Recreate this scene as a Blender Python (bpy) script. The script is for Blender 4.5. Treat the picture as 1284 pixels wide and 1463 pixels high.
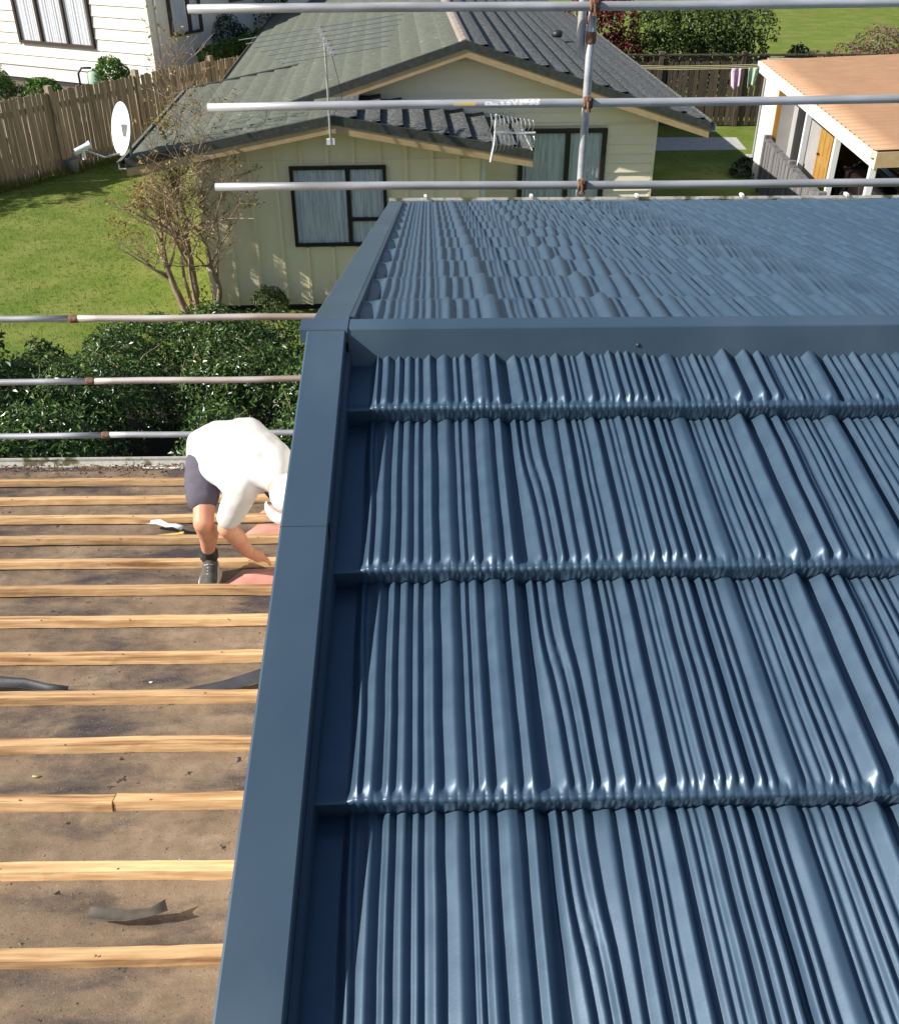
import bpy, math, random
import numpy as np
from mathutils import Vector, Matrix, Euler
R = math.radians
for o in list(bpy.data.objects): bpy.data.objects.remove(o)
sc = bpy.context.scene
COL = sc.collection
random.seed(7); rng = np.random.default_rng(7)

# ------------------------------------------------------------------ camera
cam = bpy.data.cameras.new('camera'); co = bpy.data.objects.new('camera', cam); COL.objects.link(co)
cam.sensor_fit = 'HORIZONTAL'; cam.sensor_width = 36; cam.lens = 36 * 1400 / 1284
cam.clip_start = 0.05; cam.clip_end = 600
co.location = (0, 0, 6.2); co.rotation_euler = (R(90 - 33.3), 0, R(-1.2))
sc.camera = co
# ------------------------------------------------------------------ light
SUN_E, SUN_A = 35.0, 12.0           # elevation; degrees the sun stands towards the camera side of due left (-X)
w = bpy.data.worlds.new('World'); sc.world = w; w.use_nodes = True
nt = w.node_tree; bg = nt.nodes['Background']
sky = nt.nodes.new('ShaderNodeTexSky'); sky.sky_type = 'NISHITA'; sky.sun_disc = False
sd = Vector((-math.cos(R(SUN_E)) * math.cos(R(SUN_A)), -math.cos(R(SUN_E)) * math.sin(R(SUN_A)), math.sin(R(SUN_E))))
sky.sun_elevation = R(SUN_E); sky.sun_rotation = math.atan2(sd.x, sd.y)
nt.links.new(sky.outputs[0], bg.inputs[0]); bg.inputs[1].default_value = 0.075
sl = bpy.data.lights.new('sun', 'SUN'); so = bpy.data.objects.new('sun', sl); COL.objects.link(so)
sl.energy = 5.0; sl.angle = R(0.5); sl.color = (1, 0.95, 0.86)
so.location = (-20, -4, 20); so.rotation_euler = sd.to_track_quat('Z', 'Y').to_euler()
vs = sc.view_settings
vs.view_transform = 'Standard'; vs.look = 'None'; vs.exposure = 0.68; vs.gamma = 1; vs.use_curve_mapping = False

# ------------------------------------------------------------------ helpers
def mesh(name, V, F, smooth=False):
    me = bpy.data.meshes.new(name); me.from_pydata([tuple(map(float, v)) for v in V], [], F); me.update()
    if smooth: me.polygons.foreach_set('use_smooth', [True] * len(me.polygons))
    return me
def ob(name, me, m=None, parent=None, loc=(0, 0, 0), rot=(0, 0, 0), scale=(1, 1, 1)):
    o = bpy.data.objects.new(name, me); COL.objects.link(o)
    if me is not None and m is not None and len(me.materials) == 0: me.materials.append(m)
    o.parent = parent; o.location = loc; o.rotation_euler = rot; o.scale = scale
    return o
def tag(o, label, cat, group=None, kind=None):
    o['label'] = label; o['category'] = cat
    if group: o['group'] = group
    if kind: o['kind'] = kind
    return o
def empty(name, label, cat, loc=(0, 0, 0), rz=0, group=None):
    o = bpy.data.objects.new(name, None); COL.objects.link(o); o.location = loc; o.rotation_euler = (0, 0, rz)
    o.empty_display_size = .2
    return tag(o, label, cat, group)
class MB:
    def __init__(s): s.V = []; s.F = []
    def add(s, V, F):
        n = len(s.V); s.V += [tuple(v) for v in V]; s.F += [tuple(i + n for i in f) for f in F]; return s
    def box(s, a, b):
        (x0, y0, z0), (x1, y1, z1) = a, b
        return s.add([(x0,y0,z0),(x1,y0,z0),(x1,y1,z0),(x0,y1,z0),(x0,y0,z1),(x1,y0,z1),(x1,y1,z1),(x0,y1,z1)],
                     [(3,2,1,0),(4,5,6,7),(0,1,5,4),(1,2,6,5),(2,3,7,6),(3,0,4,7)])
    def bar(s, p, q, w, h, up=(0,0,1)):
        p, q = Vector(p), Vector(q); d = (q - p).normalized(); r = d.cross(Vector(up)).normalized(); u = r.cross(d)
        V = [c + r * a * w / 2 + u * b * h / 2 for c in (p, q) for a, b in ((-1,-1),(1,-1),(1,1),(-1,1))]
        return s.add(V, [(0,1,2,3),(7,6,5,4),(0,4,5,1),(1,5,6,2),(2,6,7,3),(3,7,4,0)])
    def tube(s, pts, rad, n=8, cap=True):
        pts = [Vector(p) for p in pts]; k = len(pts)
        if not hasattr(rad, '__len__'): rad = [rad] * k
        b = len(s.V); ref = None
        for i, p in enumerate(pts):
            d = (pts[min(i+1,k-1)] - pts[max(i-1,0)]).normalized()
            if ref is None: ref = d.orthogonal().normalized()
            ref = (ref - d * ref.dot(d)).normalized(); bt = d.cross(ref)
            for j in range(n):
                a = 2 * math.pi * j / n; s.V.append(tuple(p + (ref * math.cos(a) + bt * math.sin(a)) * rad[i]))
        for i in range(k - 1):
            for j in range(n):
                s.F.append((b+i*n+j, b+i*n+(j+1)%n, b+(i+1)*n+(j+1)%n, b+(i+1)*n+j))
        if cap:
            s.F.append(tuple(b + j for j in range(n))[::-1]); s.F.append(tuple(b + (k-1)*n + j for j in range(n)))
        return s
    def prism(s, prof, a, b, axis='x'):
        """closed profile (two coordinates each) extruded from a to b along axis; x: profile is (y,z); y: (x,z); z: (x,y)"""
        n = len(prof); V = []
        for t in (a, b):
            for p, q in prof: V.append((t,p,q) if axis == 'x' else ((p,t,q) if axis == 'y' else (p,q,t)))
        F = [tuple(range(n))[::-1], tuple(range(n, 2*n))] + [(i, (i+1)%n, n+(i+1)%n, n+i) for i in range(n)]
        return s.add(V, F)
    def lathe(s, prof, n=20, c=(0,0,0)):
        b = len(s.V)
        for r, z in prof:
            for j in range(n):
                a = 2*math.pi*j/n; s.V.append((c[0]+r*math.cos(a), c[1]+r*math.sin(a), c[2]+z))
        for i in range(len(prof)-1):
            for j in range(n): s.F.append((b+i*n+j, b+i*n+(j+1)%n, b+(i+1)*n+(j+1)%n, b+(i+1)*n+j))
        return s
    def build(s, name, m, parent=None, smooth=False, **k):
        return ob(name, mesh(name, s.V, s.F, smooth), m, parent, **k)
def grid_mesh(name, P, smooth=True):
    """P: array (rows, cols, 3)"""
    r, c = P.shape[:2]; me = bpy.data.meshes.new(name)
    i = np.arange((r-1)*(c-1)); a = (i // (c-1)) * c + i % (c-1)
    Fq = np.stack([a, a+1, a+c+1, a+c], 1)
    me.from_pydata(P.reshape(-1,3).tolist(), [], Fq.tolist()); me.update()
    if smooth: me.polygons.foreach_set('use_smooth', [True]*len(me.polygons))
    return me
def quads_mesh(name, V, Fq, smooth=False):
    me = bpy.data.meshes.new(name); me.from_pydata(V.tolist(), [], Fq.tolist()); me.update()
    if smooth: me.polygons.foreach_set('use_smooth', [True]*len(me.polygons))
    return me
def vnoise(x, y, seed=0, oct=3):
    """cheap smooth value noise on arrays, about -1..1"""
    out = 0; amp = 1; tot = 0
    for k in range(oct):
        g = np.random.default_rng(seed*13+k).uniform(-1, 1, (64, 64))
        X = x * 2**k; Y = y * 2**k
        xi = np.floor(X).astype(int); yi = np.floor(Y).astype(int); fx = X - xi; fy = Y - yi
        fx = fx*fx*(3-2*fx); fy = fy*fy*(3-2*fy); xi %= 64; yi %= 64; x1 = (xi+1) % 64; y1 = (yi+1) % 64
        out = out + amp*((g[xi,yi]*(1-fx)+g[x1,yi]*fx)*(1-fy)+(g[xi,y1]*(1-fx)+g[x1,y1]*fx)*fy); tot += amp; amp *= .5
    return out / tot

# ------------------------------------------------------------------ materials
def newmat(name):
    m = bpy.data.materials.new(name); m.use_nodes = True; return m, m.node_tree, m.node_tree.nodes['Principled BSDF']
def pm(name, c1, c2=None, scale=8, rough=.7, bump=0, metal=0, stretch=(1,1,1), detail=6, c3=None, scale3=2, lo=.35, hi=.65,
       lo3=.5, hi3=.7, rnd=0, spec=.5, bscale=None, rvar=0, coat=0):
    """two colours mixed by noise, an optional third in larger patches, per-object brightness change rnd"""
    m, nt, b = newmat(name); N = nt.nodes; L = nt.links
    tc = N.new('ShaderNodeTexCoord'); mp = N.new('ShaderNodeMapping'); mp.inputs['Scale'].default_value = stretch
    L.new(tc.outputs['Object'], mp.inputs[0]); src = mp.outputs[0]
    oi = N.new('ShaderNodeObjectInfo')
    if rnd:
        ad = N.new('ShaderNodeVectorMath'); ad.operation = 'ADD'; sc_ = N.new('ShaderNodeMath'); sc_.operation = 'MULTIPLY'; sc_.inputs[1].default_value = 57
        L.new(oi.outputs['Random'], sc_.inputs[0]); L.new(src, ad.inputs[0]); L.new(sc_.outputs[0], ad.inputs[1]); src = ad.outputs[0]
    n1 = N.new('ShaderNodeTexNoise'); n1.inputs['Scale'].default_value = scale; n1.inputs['Detail'].default_value = detail; L.new(src, n1.inputs['Vector'])
    col = None
    r1 = N.new('ShaderNodeValToRGB'); r1.color_ramp.elements[0].position = lo; r1.color_ramp.elements[1].position = hi
    r1.color_ramp.elements[0].color = (*c1, 1); r1.color_ramp.elements[1].color = (*(c2 or c1), 1)
    L.new(n1.outputs['Fac'], r1.inputs[0]); col = r1.outputs[0]
    if c3:
        n3 = N.new('ShaderNodeTexNoise'); n3.inputs['Scale'].default_value = scale3; n3.inputs['Detail'].default_value = 4; L.new(src, n3.inputs['Vector'])
        r3 = N.new('ShaderNodeValToRGB'); r3.color_ramp.elements[0].position = lo3; r3.color_ramp.elements[1].position = hi3
        r3.color_ramp.elements[0].color = (0,0,0,1); r3.color_ramp.elements[1].color = (1,1,1,1); L.new(n3.outputs['Fac'], r3.inputs[0])
        mx = N.new('ShaderNodeMix'); mx.data_type = 'RGBA'; L.new(r3.outputs[0], mx.inputs[0]); L.new(col, mx.inputs[6]); mx.inputs[7].default_value = (*c3, 1); col = mx.outputs[2]
    if rnd:
        hs = N.new('ShaderNodeHueSaturation'); mr = N.new('ShaderNodeMapRange'); mr.inputs[3].default_value = 1-rnd; mr.inputs[4].default_value = 1+rnd
        L.new(oi.outputs['Random'], mr.inputs[0]); L.new(mr.outputs[0], hs.inputs['Value']); L.new(col, hs.inputs['Color']); col = hs.outputs[0]
    L.new(col, b.inputs['Base Color'])
    b.inputs['Roughness'].default_value = rough; b.inputs['Metallic'].default_value = metal; b.inputs['Specular IOR Level'].default_value = spec
    if coat: b.inputs['Coat Weight'].default_value = coat; b.inputs['Coat Roughness'].default_value = .1
    if rvar:
        mr = N.new('ShaderNodeMapRange'); mr.inputs[3].default_value = rough-rvar; mr.inputs[4].default_value = rough+rvar; L.new(n1.outputs['Fac'], mr.inputs[0]); L.new(mr.outputs[0], b.inputs['Roughness'])
    if bump:
        bn = N.new('ShaderNodeBump'); bn.inputs['Strength'].default_value = bump; bn.inputs['Distance'].default_value = .01
        h = n1
        if bscale:
            h = N.new('ShaderNodeTexNoise'); h.inputs['Scale'].default_value = bscale; h.inputs['Detail'].default_value = 5; L.new(src, h.inputs['Vector'])
        L.new(h.outputs['Fac'], bn.inputs['Height']); L.new(bn.outputs[0], b.inputs['Normal'])
    return m
def leafmat(name, cols, rough=.4, trans=.25, spec=.5):
    m, nt, b = newmat(name); N = nt.nodes; L = nt.links
    g = N.new('ShaderNodeNewGeometry'); r = N.new('ShaderNodeValToRGB'); e = r.color_ramp.elements
    for i, c in enumerate(cols):
        p = i / max(1, len(cols)-1)
        if i == 0: e[0].position = 0; x = e[0]
        elif i == len(cols)-1: e[-1].position = 1; x = e[-1]
        else: x = e.new(p)
        x.color = (*c, 1)
    L.new(g.outputs['Random Per Island'], r.inputs[0]); L.new(r.outputs[0], b.inputs['Base Color'])
    b.inputs['Roughness'].default_value = rough; b.inputs['Specular IOR Level'].default_value = spec
    t = N.new('ShaderNodeBsdfTranslucent'); L.new(r.outputs[0], t.inputs[0]); mx = N.new('ShaderNodeMixShader'); mx.inputs[0].default_value = trans
    L.new(b.outputs[0], mx.inputs[1]); L.new(t.outputs[0], mx.inputs[2]); L.new(mx.outputs[0], N['Material Output'].inputs[0])
    return m
def glassmat(name, tint=(.95,.97,.98), alpha=.35, refl=.5):
    m, nt, b = newmat(name); N = nt.nodes; L = nt.links
    t = N.new('ShaderNodeBsdfTransparent'); t.inputs[0].default_value = (*tint, 1)
    g = N.new('ShaderNodeBsdfGlossy'); g.inputs['Roughness'].default_value = .02
    f = N.new('ShaderNodeLayerWeight'); f.inputs[0].default_value = .5
    pw = N.new('ShaderNodeMath'); pw.operation = 'POWER'; pw.inputs[1].default_value = 4; L.new(f.outputs['Facing'], pw.inputs[0])
    ml = N.new('ShaderNodeMath'); ml.operation = 'MULTIPLY_ADD'; ml.inputs[1].default_value = .8; ml.inputs[2].default_value = .05; L.new(pw.outputs[0], ml.inputs[0])
    mx = N.new('ShaderNodeMixShader'); L.new(ml.outputs[0], mx.inputs[0]); L.new(t.outputs[0], mx.inputs[1]); L.new(g.outputs[0], mx.inputs[2])
    L.new(mx.outputs[0], N['Material Output'].inputs[0]); return m

M = {}
M['blue'] = pm('blue_coated_steel', (.044,.086,.138), (.053,.099,.154), 30, .45, spec=1.0, metal=.38, rvar=.05, bump=.02, bscale=260)
M['bluecap'] = pm('blue_flashing', (.034,.060,.092), (.041,.070,.103), 5, .40, spec=.5, c3=(.056,.088,.124), scale3=4.2, lo3=.5, hi3=.72, rvar=.10, bump=.07, bscale=6, stretch=(1,.5,1))
M['white'] = pm('white_paint', (.72,.72,.69), (.8,.8,.77), 12, .5)
M['gutter'] = pm('dirty_white_gutter', (.62,.6,.54), (.75,.74,.7), 25, .6, c3=(.16,.15,.08), scale3=9, lo3=.52, hi3=.62)
M['batten'] = pm('roof_batten_pine', (.60,.40,.215), (.44,.265,.13), 8, .8, stretch=(.6,9,9), c3=(.22,.11,.05), scale3=2.8, lo3=.50, hi3=.70, rnd=.20, bump=.25, spec=.2)
M['galv'] = pm('galvanised_tube', (.33,.34,.36), (.48,.49,.52), 12, .48, metal=.35, stretch=(.25,1,1), c3=(.25,.23,.21), scale3=5, lo3=.55, hi3=.7, bump=.08, bscale=60, rnd=.08)
M['rusty'] = pm('rusty_tube', (.42,.37,.35), (.52,.48,.46), 9, .6, metal=.25, stretch=(.25,1,1), c3=(.30,.24,.20), scale3=4, lo3=.5, hi3=.65, bump=.1, bscale=60)
M['rust'] = pm('rust', (.13,.05,.025), (.22,.12,.07), 40, .8, metal=.2, bump=.3, c3=(.2,.18,.16), scale3=25)
M['concrete'] = pm('concrete', (.36,.35,.33), (.46,.45,.42), 6, .85, bump=.1)
M['earth'] = pm('earth', (.07,.05,.035), (.12,.085,.055), 5, .95, bump=.4)
M['pale_green'] = pm('pale_green_board', (.86,.755,.53), (.88,.78,.56), 3, .65, rnd=.03, stretch=(1,1,.3))
M['cream'] = pm('cream_board', (.86,.76,.57), (.88,.79,.61), 3, .65, rnd=.04)
M['tan'] = pm('tan_trim', (.42,.30,.155), (.48,.35,.19), 8, .7, rnd=.03)
M['darkflash'] = pm('dark_barge_tile', (.035,.04,.034), (.06,.065,.055), 14, .6, c3=(.13,.13,.11), scale3=20, lo3=.62, hi3=.8)
M['oldtile'] = pm('old_grey_tile', (.095,.104,.080), (.125,.135,.104), 9, .75, spec=.35, c3=(.27,.28,.24), scale3=7, lo3=.63, hi3=.82, bump=.35, bscale=90, rnd=.07)
M['oldtile2'] = pm('lichen_grey_tile', (.060,.066,.066), (.13,.135,.13), 22, .8, spec=.3, c3=(.34,.34,.32), scale3=30, lo3=.58, hi3=.74, bump=.5, bscale=80, rnd=.05)
M['blackalu'] = pm('dark_window_frame', (.018,.014,.013), None, 5, .4)
M['brownalu'] = pm('bronze_window_frame', (.06,.04,.032), None, 5, .4)
M['glass'] = glassmat('window_glass')
M['curtain'] = pm('net_curtain', (.50,.54,.60), (.74,.77,.80), 40, .9, stretch=(1,1,.06), c3=(.40,.43,.50), scale3=50, lo3=.5, hi3=.7)
M['curtainw'] = pm('white_curtain', (.62,.62,.66), (.72,.72,.75), 20, .9)
M['interior'] = pm('dark_interior', (.03,.03,.035), None, 3, .9)
M['fence'] = pm('weathered_paling', (.25,.195,.14), (.34,.275,.205), 5, .9, stretch=(5,5,.7), c3=(.085,.062,.045), scale3=2.2, lo3=.5, hi3=.68, rnd=.22, bump=.4, spec=.2)
M['fencegrey'] = pm('grey_paling', (.15,.145,.15), (.22,.21,.21), 5, .9, stretch=(5,5,.7), c3=(.07,.065,.065), scale3=2.2, rnd=.2, bump=.4, spec=.2)
M['fencedark'] = pm('dark_paling', (.075,.055,.04), (.14,.11,.08), 5, .9, stretch=(5,5,.7), c3=(.03,.025,.02), scale3=2, rnd=.35, bump=.4, spec=.2)
M['whiteboard'] = pm('white_weatherboard', (.74,.72,.64), (.8,.78,.7), 4, .6, rnd=.02)
M['whitesteel'] = pm('white_steel', (.72,.73,.74), (.78,.79,.8), 6, .4)
M['alu'] = pm('dull_aluminium', (.5,.5,.52), (.62,.62,.64), 30, .4, metal=.7)
M['orange_roof'] = pm('tan_corrugated_iron', (.34,.195,.110), (.38,.22,.125), 3, .6, c3=(.31,.175,.098), scale3=1.2, lo3=.55, hi3=.8)
M['carportwhite'] = pm('cream_white_paint', (.78,.74,.62), (.82,.79,.68), 6, .5)
M['carportgrey'] = pm('grey_panel', (.33,.32,.32), (.38,.37,.37), 3, .7)
M['ochre'] = pm('ochre_door', (.36,.20,.045), (.42,.24,.06), 5, .6)
M['carpaint'] = pm('dark_car_paint', (.035,.022,.024), None, 5, .25, coat=1, metal=.3)
M['tyre'] = pm('tyre_rubber', (.02,.02,.02), None, 5, .8)
M['skin'] = pm('warm_skin', (.55,.27,.17), (.62,.33,.22), 10, .5, c3=(.6,.24,.16), scale3=6, spec=.4)  # warm skin tone with redder patches
M['shirt'] = pm('white_tshirt', (.56,.545,.54), (.60,.585,.58), 20, .9)
M['shorts'] = pm('slate_shorts', (.085,.078,.105), (.10,.092,.12), 25, .9, c3=(.2,.19,.22), scale3=14, lo3=.66, hi3=.7)
M['shoe'] = pm('grey_trainer', (.038,.037,.034), (.09,.086,.078), 30, .8)
M['shoe_dark'] = pm('dark_trainer_lining', (.025,.025,.028), None, 20, .8)
M['sole'] = pm('pale_sole', (.45,.43,.4), None, 20, .7)
M['cap'] = pm('white_cap', (.74,.74,.74), None, 20, .85)
M['pink'] = pm('red_backed_tile', (.50,.215,.16), (.56,.27,.205), 12, .75, c3=(.42,.19,.14), scale3=5, bump=.15)
M['blackpaper'] = pm('black_building_paper', (.028,.028,.032), (.05,.05,.058), 10, .55, bump=.3)
M['bark'] = pm('pale_bark', (.24,.165,.11), (.36,.27,.19), 14, .9, stretch=(1,1,.4), bump=.5)
M['barkdark'] = pm('dark_bark', (.07,.05,.035), (.12,.09,.06), 14, .9, bump=.5)
M['shade_soil'] = pm('shade_dark_soil', (.02,.016,.012), (.035,.028,.02), 6, .95, bump=.4)  # bed soil coloured near black to give the shade under the hedge
M['leaf_hedge'] = leafmat('hedge_leaf', [(.022,.05,.012),(.05,.10,.02),(.035,.075,.016),(.10,.16,.035),(.04,.085,.018)], .33, .12, .55)
M['leaf_back'] = leafmat('back_hedge_leaf', [(.03,.06,.012),(.06,.10,.02),(.12,.15,.03),(.05,.09,.018)], .45, .2)
M['leaf_red'] = leafmat('red_leaf', [(.12,.012,.018),(.2,.02,.03),(.08,.012,.016)], .45, .25)
M['leaf_autumn'] = leafmat('autumn_leaf', [(.26,.12,.05),(.42,.30,.08),(.18,.20,.05),(.34,.20,.09),(.40,.32,.12),(.24,.22,.07)], .6, .3)
M['leaf_bright'] = leafmat('bright_leaf', [(.06,.14,.02),(.11,.22,.03),(.08,.17,.025)], .45, .3)
M['leaf_dark'] = leafmat('dark_leaf', [(.012,.024,.01),(.02,.04,.014),(.03,.05,.018)], .5, .1)
M['leaf_mixed'] = leafmat('mixed_leaf', [(.13,.10,.07),(.25,.2,.15),(.26,.06,.05),(.09,.09,.04),(.2,.16,.12)], .7, .2)
M['grassblade'] = leafmat('grass_blade', [(.09,.125,.02),(.13,.165,.03),(.18,.19,.05),(.075,.10,.02)], .6, .3)
M['yellowwood'] = pm('yellow_wood', (.6,.42,.1), (.66,.5,.16), 12, .7, stretch=(.5,6,6))
M['plastic'] = pm('clear_plastic_scrap', (.55,.57,.6), (.75,.77,.8), 10, .15, spec=.8)
M['lichen'] = pm('lichen_scrap', (.28,.30,.12), (.42,.43,.2), 40, .9, bump=.4)
M['greenplastic'] = pm('pale_green_plastic', (.28,.42,.30), None, 5, .5)
M['darkplastic'] = pm('dark_plastic', (.02,.025,.03), None, 5, .5)
M['pinkcloth'] = pm('pink_cloth', (.6,.42,.55), (.7,.5,.62), 8, .9)
M['greencloth'] = pm('green_striped_cloth', (.65,.72,.6), (.3,.5,.28), 25, .9, stretch=(3,1,.2))
M['yellowsticker'] = pm('worn_yellow_paint', (.55,.4,.08), (.4,.36,.28), 60, .7, lo=.5, hi=.55)
M['whitepaintmark'] = pm('worn_white_paint', (.7,.7,.7), (.4,.4,.42), 60, .7, lo=.5, hi=.55)
M['brick'] = pm('red_brown_wall', (.20,.085,.05), (.26,.11,.07), 10, .8)

# lawn
def lawnmat():
    m, nt, b = newmat('lawn'); N = nt.nodes; L = nt.links
    tc = N.new('ShaderNodeTexCoord')
    def nz(s, d, lo, hi):
        n = N.new('ShaderNodeTexNoise'); n.inputs['Scale'].default_value = s; n.inputs['Detail'].default_value = d; L.new(tc.outputs['Object'], n.inputs['Vector'])
        r = N.new('ShaderNodeMapRange'); r.inputs[1].default_value = lo; r.inputs[2].default_value = hi; L.new(n.outputs['Fac'], r.inputs[0]); return r.outputs[0], n
    def mix(f, a, c):
        x = N.new('ShaderNodeMix'); x.data_type = 'RGBA'; L.new(f, x.inputs[0])
        if hasattr(a, 'links'): L.new(a, x.inputs[6])
        else: x.inputs[6].default_value = (*a, 1)
        x.inputs[7].default_value = (*c, 1); return x.outputs[2]
    f1, n1 = nz(40, 8, .35, .65); f2, _ = nz(1.1, 4, .4, .66); f3, _ = nz(.55, 5, .6, .72); f4, _ = nz(6, 5, .55, .7)
    c = mix(f1, (.095,.145,.020), (.150,.205,.034)); c = mix(f2, c, (.19,.215,.05)); c = mix(f4, c, (.080,.12,.018)); c = mix(f3, c, (.19,.155,.06))
    L.new(c, b.inputs['Base Color']); b.inputs['Roughness'].default_value = .9; b.inputs['Specular IOR Level'].default_value = .15
    bn = N.new('ShaderNodeBump'); bn.inputs['Strength'].default_value = .6; bn.inputs['Distance'].default_value = .04; L.new(n1.outputs['Fac'], bn.inputs['Height']); L.new(bn.outputs[0], b.inputs['Normal'])
    return m
M['lawn'] = lawnmat()
# dusty roofing underlay
def underlaymat():
    m, nt, b = newmat('dusty_underlay'); N = nt.nodes; L = nt.links
    tc = N.new('ShaderNodeTexCoord')
    def nz(s, d, lo, hi, st=(1,1,1)):
        mp = N.new('ShaderNodeMapping'); mp.inputs['Scale'].default_value = st; L.new(tc.outputs['Object'], mp.inputs[0])
        n = N.new('ShaderNodeTexNoise'); n.inputs['Scale'].default_value = s; n.inputs['Detail'].default_value = d; n.inputs['Roughness'].default_value = .65; L.new(mp.outputs[0], n.inputs['Vector'])
        r = N.new('ShaderNodeMapRange'); r.inputs[1].default_value = lo; r.inputs[2].default_value = hi; L.new(n.outputs['Fac'], r.inputs[0]); return r.outputs[0], n
    def mix(f, a, c):
        x = N.new('ShaderNodeMix'); x.data_type = 'RGBA'; L.new(f, x.inputs[0])
        if hasattr(a, 'links'): L.new(a, x.inputs[6])
        else: x.inputs[6].default_value = (*a, 1)
        x.inputs[7].default_value = (*c, 1); return x.outputs[2]
    f1, n1 = nz(9, 10, .35, .68); f2, _ = nz(2.3, 10, .46, .63, (.7,1.5,1)); f3, n3 = nz(190, 3, .62, .70); f4, _ = nz(120, 3, .63, .69); f5, _ = nz(3.1, 6, .56, .74)
    c = mix(f1, (.155,.110,.074), (.235,.172,.117)); c = mix(f5, c, (.31,.232,.16)); c = mix(f2, c, (.048,.040,.042)); c = mix(f3, c, (.36,.28,.2)); c = mix(f4, c, (.035,.03,.028)); f6, _ = nz(13, 4, .665, .69); c = mix(f6, c, (.03,.024,.022))
    L.new(c, b.inputs['Base Color']); b.inputs['Roughness'].default_value = .88; b.inputs['Specular IOR Level'].default_value = .25
    ad = N.new('ShaderNodeMath'); ad.operation = 'MULTIPLY_ADD'; ad.inputs[1].default_value = .35; L.new(n3.outputs['Fac'], ad.inputs[0]); L.new(n1.outputs['Fac'], ad.inputs[2])
    bn = N.new('ShaderNodeBump'); bn.inputs['Strength'].default_value = .5; bn.inputs['Distance'].default_value = .012; L.new(ad.outputs[0], bn.inputs['Height']); L.new(bn.outputs[0], b.inputs['Normal'])
    return m
M['underlay'] = underlaymat()

UNIT = mesh('unit', *(lambda b: (b.V, b.F))(MB().box((0,-.5,0),(1,.5,1))))   # x 0..1, y centred, z 0..1
_unit = {}
def unit(m):
    if m.name not in _unit: c = UNIT.copy(); c.materials.append(m); _unit[m.name] = c
    return _unit[m.name]
def leaves(P, Nrm, size, seed, jitter=.9, aspect=.45, fold=.25):
    """diamond leaves with a folded midrib: two quads each sharing the rib -> one island per leaf"""
    g = np.random.default_rng(seed); n = len(P)
    d = Nrm + g.normal(0, jitter, (n,3)); d /= np.linalg.norm(d, axis=1)[:,None]
    a = np.cross(d, g.normal(0, 1, (n,3))); a /= np.linalg.norm(a, axis=1)[:,None]; b = np.cross(d, a)
    s = (size * g.uniform(.6, 1.3, n))[:,None]
    V = np.stack([P - a*s*.5, P + b*s*aspect*.5 + d*s*fold*.3 , P + a*s*.5 - d*s*.12, P - b*s*aspect*.5 + d*s*fold*.3], 1).reshape(-1,3)
    i = np.arange(n)[:,None]*4
    F = np.concatenate([i + np.array([[0,1,2]]), i + np.array([[0,2,3]])], 0)
    return V, F

# ================================================================== setting
def ground():
    n = 60
    xs = np.linspace(-90, 110, 101); ys = np.linspace(-60, 160, 111)
    X, Y = np.meshgrid(xs, ys); Z = 0*X
    o = ob('ground', grid_mesh('ground', np.stack([X,Y,Z], -1)), M['lawn']); o['kind'] = 'structure'
ground()
b = MB().add([(5.2,26.6,.004),(8.4,26.7,.004),(8.5,28.1,.004),(5.2,28.2,.004)], [(0,1,2,3)])
b.build('concrete_path', M['concrete'])['kind'] = 'structure'
b = MB().add([(7.6,10,.006),(16,10,.006),(16,26.2,.006),(8.2,26.2,.006),(7.55,16,.006)], [(0,1,2,3,4)])
b.build('driveway', M['concrete'])['kind'] = 'structure'

# ================================================================== the re-roofed house
SL = R(12.6); T = math.tan(SL); CS = math.cos(SL)
NZ0 = 5.040; FZ0 = 5.832           # near slope z = NZ0 + T*y, far slope z = FZ0 - T*y
XB0, XB1 = -.222, -.155            # barge cap outer and inner edge
ROOF_X1 = 5.16; EAVE_F = 5.72; EAVE_N = -2.5
house = empty('house', 'house newly roofed in dark blue pressed steel tiles', 'house', (0, 1.8, 0))
def hc(V): return [(x, y-1.8, z) for x, y, z in V]      # house children are placed relative to the empty

Lt = .37; RISE = .034; Wt = 1.33
def tile_profile(n, W, seed, flat=0.0, ws=1.0, hs=1.0):
    """height across the tile: shake boards about 19 cm wide, each with several pressed ribs, deep gaps between"""
    g = np.random.default_rng(seed); x = np.linspace(0, W, n); px = [0, flat-.004]; pz = [-.004, -.004]; pos = flat
    while pos < W:
        e = pos + g.uniform(.12, .25); tilt = g.uniform(-.02, .03); u0 = pos; first = True
        lift = g.uniform(-.001, .003)
        while pos < e:
            w_ = ws*g.choice([.010, .0145, .021, .031], p=[.25,.33,.25,.17])*g.uniform(.85, 1.2); a = hs*g.uniform(.0034, .0070)*(.55+w_/ws/.030)
            if first: w_ = max(w_, .015*ws); a = max(a, .0060*hs); first = False
            b0 = lift + tilt*(pos-u0) + g.uniform(-.0012, .0012); lw = w_*g.uniform(.36, .60); rw = min(w_*g.uniform(.14, .26), .0045)
            px += [pos, pos+lw, pos+lw+(w_-rw-lw)*.3, pos+w_-rw, pos+w_]; pz += [b0, b0+a*.92, b0+a, b0+a*g.uniform(.50, .95), b0-.0008]
            v = ws*g.choice([.0008, .002, .006], p=[.5,.35,.15]); pos += w_+v
        gap = g.uniform(.004, .009); dz = -g.choice([.0, .002, .005])*hs; px += [pos+.001, pos+gap]; pz += [dz, dz]; pos += gap+.002
    z = np.interp(x, px, pz); z[:4] = -.003; z[-4:] = -.003; k = np.array([.5,.8,1.,1.1,1.,.8,.5] if n > 900 else [.10,.22,.36,.22,.10]); k = k/k.sum()
    return x, np.convolve(np.pad(z, len(k)//2, mode='edge'), k, 'valid')
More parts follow.
